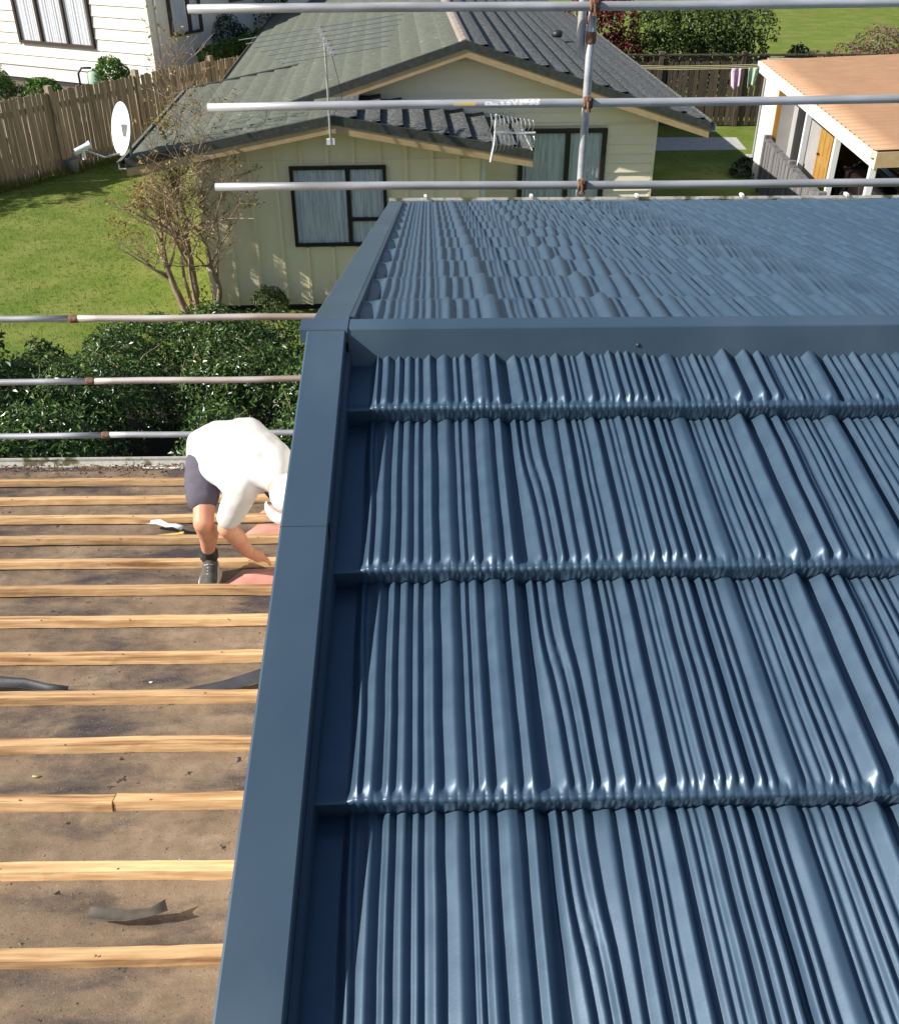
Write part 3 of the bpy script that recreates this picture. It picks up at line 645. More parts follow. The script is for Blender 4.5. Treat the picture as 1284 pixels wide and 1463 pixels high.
# front wing: gable facing us
FR = (-1.43, 3.13); FE0 = (-4.52); FE1 = 1.56; fs0 = math.atan((3.13-2.55)/(4.52-1.43)); fs1 = math.atan((3.13-2.60)/(1.56+1.43))
FY0, FY1, FW = 15.26, 20.9, 15.76
course_roof(nh, *FR, FE0, g_(FY0), g_(FY1), fs0, M['oldtile'])
course_roof(nh, *FR, FE1, g_(FY0), g_(17.3), fs1, M['oldtile2'], amp=.022, ribs=.075, nose=.08)
def gable_deck(parent, xr, zr, xe0, xe1, s0, s1, y0, y1, th=.12):
    MB().prism([(xe0, zr-abs(xe0-xr)*math.tan(s0)-.01),(xr, zr-.01),(xe1, zr-abs(xe1-xr)*math.tan(s1)-.01),(xe1, zr-abs(xe1-xr)*math.tan(s1)-th),(xr, zr-th-.02),(xe0, zr-abs(xe0-xr)*math.tan(s0)-th)], y0, y1, 'y').build('roof_deck', M['tan'], parent)
gable_deck(nh, *FR, FE0+.03, FE1-.03, fs0, fs1, g_(FY0)+.02, g_(FY1)-.02)
def barge_pair(parent, xr, zr, xe, s, y, sg, flash=.13, board=.12):
    """dark metal barge tile over a tan barge board, following the verge"""
    for nm, m, top, bot, dy in (('barge_tile', M['darkflash'], .055, -.075, 0), ('barge_board', M['tan'], -.075, -.075-board, .012)):
        V = []
        for x in (xr, xe):
            zz = zr - abs(x-xr)*math.tan(s)
            for yy, z2 in ((y-.03+dy, top), (y-.03+dy, bot), (y+.05, bot), (y+.05, top)): V.append((x, yy, zz+z2))
        F = [(0,1,2,3),(7,6,5,4),(0,4,5,1),(1,5,6,2),(2,6,7,3),(3,7,4,0)]
        ob(nm, mesh(nm, V, F), m, parent)
barge_pair(nh, *FR, FE0, fs0, g_(FY0), -1); barge_pair(nh, *FR, FE1, fs1, g_(FY0), 1)
# edge flashing along the back of the front wing's left slope, and the left eave gutter
V = []
for x in (-2.2, FE0):
    zz = FR[1]-abs(x-FR[0])*math.tan(fs0)
    for yy, z2 in ((g_(FY1)-.02,.06),(g_(FY1)-.02,-.1),(g_(FY1)+.07,-.1),(g_(FY1)+.07,.06)): V.append((x,yy,zz+z2))
ob('back_verge', mesh('back_verge', V, [(0,1,2,3),(7,6,5,4),(0,4,5,1),(1,5,6,2),(2,6,7,3),(3,7,4,0)]), M['darkflash'], nh)
gz = FR[1]-(FR[0]-FE0)*math.tan(fs0)
gt = MB().prism([(FE0-.12, gz-.10),(FE0-.12, gz-.005),(FE0-.112, gz-.005),(FE0-.11, gz-.09),(FE0-.02, gz-.09),(FE0-.02, gz-.02),(FE0-.01, gz-.02),(FE0-.01, gz-.10)], g_(FY0)+.03, g_(FY1)-.1, 'y').build('eave_gutter', M['gutter'], nh)
for y in np.arange(FY0+.5, FY1, .62): MB().box((FE0-.135, g_(y)-.02, gz-.004), (FE0+.05, g_(y)+.02, gz+.006)).build('gutter_bracket', M['white'], gt)
# front wing walls
WX0, WX1 = -3.62, .80
zt = lambda x: FR[1]-.13-(abs(x-FR[0])*math.tan(fs0 if x < FR[0] else fs1))
MB().prism([(WX0,.10),(WX1,.10),(WX1,zt(WX1)),(FR[0],zt(FR[0])),(WX0,zt(WX0))], g_(FW), g_(20.7), 'y').build('wall', M['pale_green'], nh)
MB().box((WX0+.05, g_(FW)+.04, 0), (WX1-.05, g_(20.6), .12)).build('foundation', M['interior'], nh)
# board-and-batten strips on the front wall
bm = unit(M['pale_green'])
for x in np.arange(WX0+.02, WX1, .405):
    if -2.2 < x < -.68:
        for a, c in ((.10, 1.07), (2.37, zt(x)-.02)): ob('wall_batten', bm, None, nh, (x-.02, g_(FW)-.018, a), (0,0,0), (.045, .036, c-a))
    else: ob('wall_batten', bm, None, nh, (x-.02, g_(FW)-.018, .10), (0,0,0), (.045, .040, zt(x)-.02-.10))
ob('wall_trim', bm, None, nh, (WX0, g_(FW)-.012, 2.40), (0,0,0), (WX1-WX0, .024, .03))
window(nh, -2.17, 1.09, 1.50, 1.26, M['blackalu'], (.60,), ((.60,1,.34),), y=g_(FW)-.002, inset=.06)
# left side wall battens (seen from the lawn)
for y in np.arange(FW+.3, 20.6, .405): ob('wall_batten', bm, None, nh, (WX0-.018, g_(y)-.022, .30), (0,0,R(90)), (.045, .036, zt(WX0)-.36))
# white downpipe and corner at the step between the wings
MB().box((WX1+.02, g_(15.80), 0), (WX1+.09, g_(15.86), 2.45)).build('downpipe', M['white'], nh)
# main wing
MRX, MRZ = .64, 3.90; ms = math.atan((3.90-2.63)/(4.71-.64)); ME0, ME1 = -4.1, 4.72; MY0, MY1, MW = 16.9, 34, 17.35
def mends(u): return (g_(MY0), g_(MY1))
course_roof(nh, MRX, MRZ, ME0, g_(MY0), g_(MY1), ms, M['oldtile'])
course_roof(nh, MRX, MRZ, ME1, g_(MY0), g_(MY1), ms, M['oldtile2'], amp=.010, nose=.085)
gable_deck(nh, MRX, MRZ, ME0+.03, ME1-.03, ms, ms, g_(MY0)+.02, g_(MY1)-.02)
barge_pair(nh, MRX, MRZ, -2.35, ms, g_(MY0), -1); barge_pair(nh, MRX, MRZ, ME1, ms, g_(MY0), 1)
rp = MB()
for k in range(42):
    y = g_(MY0)-.02+k*.405; rp.prism([(MRX-.10, MRZ+.012),(MRX-.06,MRZ+.055),(MRX,MRZ+.072),(MRX+.06,MRZ+.055),(MRX+.10,MRZ+.012)], y, y+.39+.012*(k%2), 'y')
rp.build('ridge_capping', pm('weathered_ridge', (.2,.16,.13), (.3,.26,.22), 12, .8), nh)
ez = MRZ-(ME1-MRX)*math.tan(ms)
MB().prism([(ME1+.01, ez-.10),(ME1+.01, ez-.01),(ME1+.02, ez-.01),(ME1+.02, ez-.09),(ME1+.11, ez-.09),(ME1+.11, ez+.01),(ME1+.125, ez+.01),(ME1+.125, ez-.10)], g_(MY0)+.03, g_(MY1), 'y').build('eave_gutter', M['gutter'], nh)
MX0, MX1 = -3.2, 3.93
mt = lambda x: MRZ-.14-abs(x-MRX)*math.tan(ms)
MB().prism([(MX0,.35),(MX1,.35),(MX1,mt(MX1)),(MRX,mt(MRX)),(MX0,mt(MX0))], g_(MW), g_(33.6), 'y').build('wall', M['cream'], nh)
MB().box((MX0+.05, g_(MW)+.04, 0), (MX1-.05, g_(33.5), .36)).build('foundation', M['interior'], nh)
DX0, DX1, DZ0, DZ1 = 1.60, 3.09, .55, 2.52
def mtop(z):
    r = (MRZ-.15-z)/math.tan(ms); return (MRX-r, MRX+r)
wall_boards(nh, M['cream'], .83, MX1-.02, .36, 2.62, .158, y=g_(MW), holes=[(DX0-.02,DX1+.02,DZ0-.02,DZ1+.02)])
wall_boards(nh, M['cream'], MX0, MX1, 2.624, MRZ-.2, .158, y=g_(MW), top=mtop)
MB().box((MX1-.02, g_(MW)-.035, .3), (MX1+.03, g_(MW)+.06, mt(MX1)-.01)).build('corner_board', M['cream'], nh)
window(nh, DX0, DZ0, DX1-DX0, DZ1-DZ0, M['blackalu'], (.56,), (), y=g_(MW)-.002, inset=.07, fw=.07)
# small whirly vent on the right slope
vz = MRZ-(2.3)*math.tan(ms); MB().lathe([(.10,-.1),(.10,.12),(.17,.16),(.19,.26),(.15,.36),(.0,.40)], 16).build('roof_vent', M['darkplastic'], nh, True, loc=(MRX+2.3, g_(22.4), vz), scale=(.62,.62,.55))

# ---- satellite dish on the eave corner
dish = empty('satellite_dish', 'white satellite dish on the corner of the grey tiled roof', 'satellite dish', (-4.47, 15.32, 2.52))
prof = [(0.0,-.075),(.08,-.070),(.16,-.055),(.24,-.032),(.31,-.008),(.345,.008),(.352,.006),(.35,0.),(.31,-.018),(.24,-.043),(.16,-.066),(.08,-.082),(.001,-.087)]
d = MB().lathe(prof, 36); dm = d.build('reflector', M['whitesteel'], dish, True, loc=(-.03,-.12,.49), scale=(1,1.06,1))
axis = Vector((-.78,-.58,.22)).normalized(); dm.rotation_euler = axis.to_track_quat('Z','Y').to_euler()
bk = MB().tube([(.0,.05,-.12),(.02,.02,.12),(.03,-.02,.34),(.02,-.10,.46)], .022, 8); bk.box((-.05,.0,-.14),(.07,.10,-.10)); bk.box((-.02,-.12,.38),(.08,-.02,.55)); bk.build('mast', M['alu'], dish)
am = MB().tube([(.0,-.12,.17),(-.30,-.26,.12),(-.52,-.36,.24)], .014, 8); am.build('feed_arm', M['alu'], dish)
fd = MB(); fd.tube([(-.50,-.35,.30),(-.66,-.42,.235)], .045, 12); fd.tube([(-.50,-.35,.30),(-.45,-.33,.32)], [.045,.06], 12); fd.tube([(-.56,-.38,.26),(-.56,-.38,.12)], .028, 8); fd.build('feed_horn', M['whitesteel'], dish)
# ---- long-element TV antenna on a mast
an = empty('tv_antenna', 'tall roof mast with a wide many-rod television antenna', 'antenna', (-1.44, 15.16, 2.80))
MB().tube([(0,0,-.02),(0.005,0,.7),(.0,.01,1.42)], .017, 8).build('mast', M['alu'], an)
MB().box((-.06,-.01,-.02),(.06,.05,.06)).build('bracket', M['whitesteel'], an)
bo = MB().bar((-.09,.25,1.50),(.13,-.28,1.22),.028,.028); boom = bo.build('boom', pm('pinkish_alu', (.5,.42,.4), (.6,.54,.52), 20, .5, metal=.4), an)
for i in range(7):
    t = i/6; c = Vector((-.09,.25,1.50)).lerp(Vector((.13,-.28,1.22)), t)+Vector((0,0,.02)); L = (1.35-.5*t)
    dr = Vector((.98,.35,.10)).normalized()
    for s in (-1,1):
        MB().tube([c, c+dr*L*s*(.95 if s > 0 else .85)], .0075, 5).build('element', M['alu'], an)
    MB().box(tuple(c-Vector((.03,.03,.02))), tuple(c+Vector((.03,.03,.03)))).build('clamp', M['alu'], an)
MB().tube([(.10,-.2,1.28),(.16,.0,.9),(.20,.1,.62),(.02,.1,.3)], .004, 5).build('cable', M['darkplastic'], an)
# ---- second antenna: bow-tie rods on the gable end
a2 = empty('tv_antenna', 'small comb-like television antenna on the low gable end', 'antenna', (.98, 15.12, 2.55))
MB().tube([(-.05,0,-.02),(.0,0,.25),(.02,-.02,.66)], .016, 8).build('mast', M['whitesteel'], a2)
MB().bar((.0,-.02,.40),(.60,-.05,.41),.022,.022).build('boom', M['whitesteel'], a2)
MB().bar((.40,-.03,.45),(.56,-.05,.16),.02,.02).build('strut', M['whitesteel'], a2)
for i in range(11):
    x = -.06+i*.062; cz = .40
    for s in (-1,1):
        pts = [(x+.02*math.sin(t*3)-.01*s, -.03-.05*math.sin(t*math.pi), cz+s*(.03+.24*t*(1-.04*i))) for t in np.linspace(0,1,6)]+[(x+.035,-.05,cz+s*(.16-.004*i))]
        MB().tube(pts, .0045, 5).build('element', M['alu'], a2)

# ---- white house on the bank behind the fence
bankz = 1.15
V = [(-9.9,24.3,0),(-9.9,24.3,bankz-.25),(-4.7,31.0,bankz-.25),(-4.7,31.0,0),(-30,24.3,bankz-.2),(-30,60,bankz),(-2,60,bankz),(-2,36,bankz)]
bk = MB(); bk.add([(-10.4,24.2,bankz-.3),(-4.45,31.35,bankz-.3),(-.5,44,bankz),(-.5,70,bankz),(-45,70,bankz),(-45,24.2,bankz-.2)], [(0,1,2,3,4,5)]); bk.add([(-10.4,24.2,-.1),(-4.45,31.35,-.1),(-.5,44,-.1),(-10.4,24.2,bankz-.3),(-4.45,31.35,bankz-.3),(-.5,44,bankz)], [(0,1,4,3),(1,2,5,4)])
bk.add([(-10.4,24.2,-.1),(-45,24.2,-.1),(-45,24.2,bankz-.2),(-10.4,24.2,bankz-.3)], [(0,3,2,1)])
bk.build('garden_bank', M['earth'])['kind'] = 'structure'
wh = empty('white_house', 'white weatherboard house on the bank behind the paling fence', 'house', (-7.49, 29.5, 0), R(-27))
# local x runs along the right-hand wall direction reversed: the lit wall faces local -y for x<0, the shaded wall faces +x
LW = 13.0
wx0 = -LW
MB().box((wx0, 0, 1.0), (0, 9.5, 4.5)).build('wall', M['whiteboard'], wh)
wn = [(-4.86,-2.02,1.97,3.45)]
wall_boards(wh, M['whiteboard'], wx0, -.05, 1.35, 4.4, .29, y=0, holes=[(a-.02,c+.02,e-.02,f+.02) for a,c,e,f in wn])
ob('corner_board', unit(M['whiteboard']), None, wh, (-.05, -.0, 1.3), (0,0,0), (.08, .07, 3.2))
MB().box((wx0+.05,.03,0),(-.05,9.4,1.0)).build('foundation', M['interior'], wh)
window(wh, -4.86, 1.97, 2.84, 1.48, M['brownalu'], (.31,.66), (), cur='curtainw', y=-.006, inset=.09, fw=.075)
w2 = window(wh, .006, 2.28, 1.36, 1.3, M['brownalu'], (.62,), (), cur='curtain', rot=R(90), y=.80, inset=.09, fw=.07)
w3 = window(wh, .006, 2.9, .7, .8, M['brownalu'], (), (), cur='curtain', rot=R(90), y=3.6, inset=.09, fw=.07)
MB().tube([(.05,.30,1.0),(.05,.30,4.4)], .045, 10).build('downpipe', M['white'], wh, True)
MB().prism([(-.2+.7-1.2, 4.4),(10.2, 4.4),(4.8, 6.0)], wx0-.5, .6, 'x').build('roof', M['oldtile'], wh)

# ---- paling fence on the left
def fence(name, p, q, h, m, label, pal=.105, gap=.012, rails=True, capz=None, seed=0, wob=.02, post=2.3, base=0, cap=False, side=-1):
    p, q = Vector((*p, base)), Vector((*q, base)); L = (q-p).length; a = math.atan2(q.y-p.y, q.x-p.x); g = random.Random(seed)
    f = empty(name, label, 'fence', p, a); um = []
    for k in range(3):
        V = [(0,-.01,0),(1,-.01,0),(1,.01,0),(0,.01,0),(0.04*k,-.01,1-.004*k),(1,-.01,1-.012*(2-k)),(1,.01,1-.012*(2-k)),(0.04*k,.01,1-.004*k)]
        me = mesh('paling', V, [(3,2,1,0),(4,5,6,7),(0,1,5,4),(1,2,6,5),(2,3,7,6),(3,0,4,7)]); me.materials.append(m); um.append(me)
    x = 0
    while x < L:
        ob('paling', um[g.randrange(3)], None, f, (x, g.uniform(-.006,.006)+side*.035, .03), (0, g.gauss(0,.008), g.gauss(0,.03)), (pal*g.uniform(.93,1.0), 1.1, h-.03+g.uniform(-wob,wob)))
        x += pal+gap*g.uniform(.3,1.5)
    for z in ((.3, h-.3) if h > 1.3 else (.25, h-.2)):
        MB().box((0,-.022,z-.05),(L,.02,z+.05)).build('rail', m, f)
    for k in range(int(L/post)+1): MB().box((k*post-.06,-.09,0),(k*post+.06,.06,h+.12)).build('post', m, f)
    if cap: MB().box((-.05,-.09,h+.01),(L,.05,h+.05)).build('fence_cap', m, f)
    return f
fence('paling_fence', (-10.35,22.6), (-4.45,31.2), 1.85, M['fence'], 'weathered brown paling fence below the white house', pal=.115, seed=3, post=2.62)
fence('paling_fence', (-16,20.9), (-10.5,22.45), 1.7, M['fence'], 'darker end panel of paling fence at the lawn corner', seed=5)
# ---- fences at the right
fence('back_fence', (4.2,29.6), (12.5,29.5), 1.85, M['fencedark'], 'dark paling fence with a broad cap behind the washing line', seed=8, cap=True, pal=.13, gap=.02, wob=.05)
fence('carport_fence', (7.59,22.7), (7.02,15.4), 1.12, M['fencegrey'], 'low grey paling fence along the open carport side', seed=9, pal=.12, cap=True, side=-1)

# ---- carport
cp = empty('carport', 'open carport with cream fascia and tan corrugated roof', 'carport', (7.11, 15.9, 0), R(-4.6))
CZ = 2.42; RSL = .05
xx = np.linspace(-.06, 7.5, 16); yy = np.linspace(.02, 8.9, 8*66); X, Y = np.meshgrid(xx, yy)
Zc = CZ + .05 + RSL*X + .026*np.tanh(2.2*np.sin(2*np.pi*Y/.27))
o = ob('roof', grid_mesh('roof', np.stack([X,Y,Zc], -1)), M['orange_roof'], cp); md = o.modifiers.new('t','SOLIDIFY'); md.thickness = .003
MB().box((-.03,.0,CZ-.22),(.02,8.9,CZ+.03)).build('fascia', M['carportwhite'], cp)
MB().add([(-.03,-.03,CZ-.2),(7.5,-.03,CZ-.2+RSL*7.5),(7.5,.0,CZ-.2+RSL*7.5),(-.03,.0,CZ-.2),(-.03,-.03,CZ+.04),(7.5,-.03,CZ+.04+RSL*7.5),(7.5,.0,CZ+.04+RSL*7.5),(-.03,.0,CZ+.04)], [(0,1,5,4),(1,2,6,5),(2,3,7,6),(3,0,4,7),(4,5,6,7),(3,2,1,0)]).build('front_fascia', M['tan'], cp)
gt = MB().box((-.10,.05,CZ-.06),(-.032,8.85,CZ+.035)); gt.build('gutter', M['carportwhite'], cp)
for y in (.42, 2.5, 4.62): MB().box((.06,y-.05,0),(.16,y+.05,CZ-.2)).build('post', M['whitesteel'], cp)
MB().box((-.02,8.0,0),(.08,8.1,CZ-.2)).build('post', M['whitesteel'], cp)
MB().box((.03,6.95,0),(.09,8.0,CZ-.2)).build('side_panel', M['carportwhite'], cp)
MB().box((.02,6.87,0),(.12,6.95,CZ-.2)).build('door_jamb', M['ochre'], cp)
MB().box((.1,8.75,0),(7.4,8.85,CZ+.1)).build('back_wall', M['carportgrey'], cp)
MB().box((.9,5.16,0),(.98,8.75,CZ+.02)).build('inner_wall', M['carportgrey'], cp)
MB().box((.98,7.0,0),(5.3,7.08,CZ+.05)).build('return_wall', M['carportgrey'], cp)
MB().box((5.2,0.6,0),(5.3,7.0,CZ+.2)).build('right_wall', M['carportgrey'], cp)
dr = MB().box((.862,5.30,0),(.898,6.05,2.05)).build('door', M['ochre'], cp)
for y0, y1, z1 in ((5.20,5.30,2.13),(6.05,6.14,2.13)): MB().box((.85,y0,0),(.8985,y1,z1)).build('door_frame', M['ochre'], cp)
MB().tube([(.80,5.95,1.05),(.862,5.95,1.05)], .025, 8).build('door_handle', M['darkplastic'], dr)
for a_, c_ in ((5.38,5.64),(5.72,5.98)):
    for z0, z1 in ((.2,.9),(1.05,1.9)): MB().box((.85,a_,z0),(.8625,c_,z1)).build('door_panel', M['ochre'], dr)
d2 = MB().box((1.04,6.96,0),(2.1,6.998,2.05)).build('door', M['ochre'], cp)
MB().box((1.14,6.948,1.0),(2.0,6.9605,1.9)).build('door_panel', M['ochre'], d2)
# ---- car under the carport (nose away from us)
car = empty('parked_car', 'dark car parked nose-in under the carport roof', 'car', (7.11+1.98*math.cos(R(-3.2))+.50, 15.9+4.05, 0), R(-3.2))
def shell(name, prof, wid, m, parent, z_in=None, inset=.0, smooth=True):
    """side profile (y,z) list of (y, z, halfwidth) closed, bevelled sides"""
    rows = []
    for xs_ in (-1,-.97,-.9,-.6,0,.6,.9,.97,1):
        k = {1:.0,.97:.6,.9:.9}.get(abs(xs_),1)
        rows.append([(xs_*hw, y, zc+(z-zc)*(.90+.10*k)) for y, z, hw, zc in prof])
    P = np.array(rows); n = P.shape[1]; V = P.reshape(-1,3); F = []
    for i in range(len(rows)-1):
        for j in range(n): F.append((i*n+j, i*n+(j+1)%n, (i+1)*n+(j+1)%n, (i+1)*n+j))
    F.append(tuple(range(n))[::-1]); F.append(tuple(range((len(rows)-1)*n, len(rows)*n)))
    return ob(name, mesh(name, V, F, smooth), m, parent)
bp = [(-2.1,.35),(-2.12,.62),(-2.05,.88),(-1.6,.95),(0,.95),(.95,.93),(1.6,.84),(2.0,.70),(2.1,.5),(2.08,.3),(1.6,.22),(-1.6,.22)]
body = shell('body', [(y,z,.86,.58) for y,z in bp], .86, M['carpaint'], car)
cpf = [(-1.75,.93,.76,.93),(-1.3,1.38,.62,.95),(-.4,1.45,.60,.95),(.25,1.40,.62,.95),(1.05,.92,.77,.92)]
cab = shell('cabin', cpf, .7, glassmat('car_glass', (.12,.14,.16)), car)
MB().box((-.60,-1.25,1.40),(.60,.15,1.462)).build('roof_panel', M['carpaint'], car)
for s in (-1,1):
    MB().tube([(s*.78,1.05,.93),(s*.63,.24,1.42),(s*.62,-.4,1.465),(s*.64,-1.3,1.40),(s*.77,-1.78,.93)], .03, 6).build('pillar', M['carpaint'], car)
    mi = MB().lathe([(.0,-.10),(.06,-.09),(.085,0),(.06,.09),(0,.10)], 10); mi.build('mirror', M['carpaint'], car, True, loc=(s*.93,.72,1.02), rot=(0,R(90),0), scale=(.8,.7,1))
    for y in (-1.3, 1.32):
        wv = MB().lathe([(.20,-.1),(.31,-.1),(.325,-.06),(.325,.06),(.31,.1),(.20,.1)], 20); wo = wv.build('wheel', M['tyre'], car, True, loc=(s*.80,y,.325), rot=(0,R(90),0))
        MB().lathe([(.0,.085),(.17,.09),(.20,.07),(.20,-.07),(.0,-.085)], 14).build('rim', M['alu'], wo, True)
    MB().box((s*.62-.17,2.02,.58),(s*.62+.17,2.11,.70)).build('headlight', M['glass'], car)
# ---- washing line with two small cloths
cl = empty('washing_line', 'sagging washing line strung before the dark back fence', 'washing line', (4.9, 28.0, 0))
for k in range(3):
    MB().tube([(0,.25*k,1.80),(1.6,.25*k,1.75),(3.2,.25*k,1.77),(4.3,.25*k,1.80)], .012, 6).build('line', pm('line_cord%d'%k, (.5,.46,.25), None, 5, .7), cl)
for x in (0, 4.3): MB().tube([(x,.25,0),(x,.25,1.83)], .03, 8).build('post', M['alu'], cl); MB().bar((x,-.1,1.80),(x,.6,1.80),.04,.04).build('crossbar', M['alu'], cl)
def cloth(x, z, w, h, m, lab, seed):
    g = np.random.default_rng(seed); P = []
    for i in range(10):
        v = i/9; P.append([(x+w*(u-.5)*(1-.35*v)+.03*v*math.sin(seed), 27.99+.05*math.sin(u*9+seed)*(.3+v), z-h*v*(1-.12*math.sin(u*6+seed))) for u in np.linspace(0,1,9)])
    o = ob('washing', grid_mesh('washing', np.array(P)), m); tag(o, lab, 'washing'); md = o.modifiers.new('t','SOLIDIFY'); md.thickness = .006
cloth(8.19, 1.78, .28, .50, M['pinkcloth'], 'pale pink cloth pegged on the washing line', 2)
cloth(8.66, 1.79, .30, .46, M['greencloth'], 'green and white striped cloth pegged on the washing line', 5)

# ================================================================== vegetation
def lump_leaves(lumps, n, size, seed, inner=.72, jitter=.8, aspect=.45, zmin=.03):
    """leaves through the outer part of overlapping uneven ellipsoids; lumps: (x,y,z,rx,ry,rz)"""
    g = np.random.default_rng(seed); Ls = np.array(lumps, float); wt = (Ls[:,3]*Ls[:,4]+Ls[:,3]*Ls[:,5]+Ls[:,4]*Ls[:,5]); wt /= wt.sum()
    idx = g.choice(len(Ls), n, p=wt); d = g.normal(0,1,(n,3)); d /= np.linalg.norm(d,axis=1)[:,None]
    d[:,2] = np.where(d[:,2] < -.3, -d[:,2], d[:,2])
    r = inner+(1.03-inner)*g.random(n)**.6
    r *= 1+.22*vnoise(d[:,0]*3.1+idx*1.7, d[:,1]*3.1+d[:,2]*2.3, seed, 3)
    P = Ls[idx,:3]+d*Ls[idx,3:]*r[:,None]; k = P[:,2] > zmin; P, d = P[k], d[k]
    nn = d/Ls[idx[k],3:]; nn /= np.linalg.norm(nn,axis=1)[:,None]; nn[:,2] += .35
    return leaves(P, nn, size, seed+1, jitter, aspect)
def plant(name, label, cat, base, lumps, n, size, mat, seed, stems=6, group=None, inner=.72, aspect=.45, zmin=.03, stem_h=None):
    o = empty(name, label, cat, base, 0, group)
    Ls = [(x-base[0],y-base[1],z-base[2],a,b_,c) for x,y,z,a,b_,c in lumps]
    V, F = lump_leaves(Ls, n, size, seed, inner, aspect=aspect, zmin=zmin)
    ob('foliage', quads_mesh('foliage', V, F), mat, o); g = random.Random(seed); t = MB()
    for k in range(stems):
        L = Ls[k % len(Ls)]; x, y = L[0]+g.uniform(-.4,.4)*L[3], L[1]+g.uniform(-.4,.4)*L[4]; top = L[2]+L[5]*.6
        t.tube([(x*.85,y*.85,0),(x+g.uniform(-.1,.1),y+g.uniform(-.1,.1),top*.5),(x+g.uniform(-.2,.2),y+g.uniform(-.2,.2),top)], [.035,.025,.008], 6)
    st = t.build('stems', M['barkdark'], o); st['kind'] = 'stuff'; return o
g = random.Random(11); lumps = []
for k in range(58):
    x = g.uniform(-5.4, 1.6); y = g.uniform(8.3, 12.9); h = g.uniform(.8, 1.25) + (.25 if y < 10.5 else 0)
    if x < -4.4 and y > 11.6: continue
    lumps.append((x, y, h*.55, g.uniform(.45,.8), g.uniform(.45,.75), h*.55))
plant('hedge', 'broad glossy dark green hedge beyond the stripped roof gutter', 'hedge', (-2, 10.5, 0), lumps, 80000, .066, M['leaf_hedge'], 5, 40)
hg = [o for o in bpy.data.objects if o.name == 'hedge'][0]
V, F = lump_leaves([(x+2,y-10.5,z,a,b_,c) for x,y,z,a,b_,c in lumps], 5200, .085, 57, inner=.97, jitter=.6, aspect=.38)
ob('new_growth', quads_mesh('new_growth', V, F), M['leaf_bright'], hg)
tw = MB()
for k in range(46):
    L = g.choice(lumps); p = Vector((L[0]+2+g.uniform(-.3,.3), L[1]-10.5+g.uniform(-.3,.3), L[2]+L[5]*.8)); d = Vector((g.gauss(0,.5), g.gauss(0,.5), 1)).normalized(); l_ = g.uniform(.2,.55)
    tw.tube([p, p+d*l_*.5, p+d*l_+Vector((g.gauss(0,.06),g.gauss(0,.06),-.03))], [.007,.005,.003], 5)
to = tw.build('twigs', M['bark'], hg); to['kind'] = 'stuff'
lumps = [(-5.3,10.2,.8,.8,.8,.85),(-6.0,10.6,.9,.9,.8,1.0),(-6.7,9.9,.9,.9,.9,1.0),(-5.7,9.0,.6,.7,.7,.7),(-6.1,11.9,.8,.55,.5,.85),(-6.6,12.6,.5,.5,.4,.6),(-5.2,12.3,.45,.35,.3,.5)]
plant('shrub', 'taller dark leafy shrub at the lawn end of the hedge', 'shrub', (-6, 10.4, 0), lumps, 12000, .085, M['leaf_hedge'], 6, 12)
V = [(-8.5,7.2,.008),(2.5,7.2,.008),(2.5,13.6,.008),(-4.2,13.6,.008),(-5.6,12.6,.008),(-8.5,12.4,.008)]
MB().add(V, [tuple(range(6))]).build('garden_bed', M['shade_soil'])['kind'] = 'structure'  # soil sheet; its dark colour stands in for shade at the hedge bottoms
# weeds / low plants along the pale green wall
for k, (x, y, r, h, lab, mt_) in enumerate(((-2.62,15.38,.30,.5,'small yellow-green bush against the pale green wall','leaf_back'),(-3.3,14.9,.22,.28,'bright green weeds at the foot of the bare tree','leaf_bright'),
                                         (-4.35,14.7,.34,.34,'low bright weeds left of the bare tree trunks','leaf_bright'),(-1.5,15.4,.22,.30,'tiny dark plant below the black-framed window','leaf_dark'),(-4.9,14.2,.40,.22,'low leafy weeds on the lawn beside the hedge','leaf_back'))):
    plant('weed_clump' if k else 'small_bush', lab, 'plant', (x,y,0), [(x,y,h*.5,r,r*.8,h*.55),(x+.15,y-.1,h*.4,r*.6,r*.6,h*.5)], 700, .06, M[mt_], 40+k, 5)
# bare autumn tree
tr = empty('bare_tree', 'nearly leafless multi-stemmed tree with red and yellow leaf tufts', 'tree', (-3.85, 15.3, 0))
limb = MB(); tips = []
def grow(p, d, L, r, lvl, g, up=.25):
    n = max(4, int(L/.09)); pts = [p]; rad = [r]; d = d.normalized()
    for i in range(n):
        d = (d + Vector((g.gauss(0,.10), g.gauss(0,.09), g.gauss(0,.08)+up*.10))).normalized(); p = p + d*(L/n)
        if p.y > .38 and p.x > .1: p.y = .38
        if lvl > 0 and ((p.x < -.35 and p.z > 2.05) or p.x < -1.15 or p.x > 1.25): break
        pts.append(p); rad.append(max(.0028, r*(1-.75*(i+1)/n)))
    n = len(pts)-1
    if n < 2: return
    limb.tube(pts, rad, 6 if lvl < 2 else 4, cap=False); tips.append((pts[-1], lvl))
    if lvl >= 4: return
    nk = {0:9,1:5,2:3,3:1}[lvl]
    for k in range(nk):
        t = g.uniform(.3,.98); i = min(n, int(t*n)); base = pts[i]; dd = (pts[i]-pts[i-1]).normalized()
        side = Vector((g.gauss(0,1), g.gauss(0,.7), g.gauss(0,.35))).normalized(); nd = (dd*g.uniform(.3,.8)+side*.8+Vector((0,0,.3)))
        if lvl <= 1: grow(base, nd, L*g.uniform(.38,.62), rad[i]*.55, lvl+1, g)
        else: grow(base, nd, g.uniform(.12,.38), max(.0035, rad[i]*.6), lvl+1, g, .1)
        if lvl >= 2: tips.append((base, lvl))
g = random.Random(21)
grow(Vector((-.12,.05,0)), Vector((-.36,-.10,1)), 1.75, .075, 0, g)
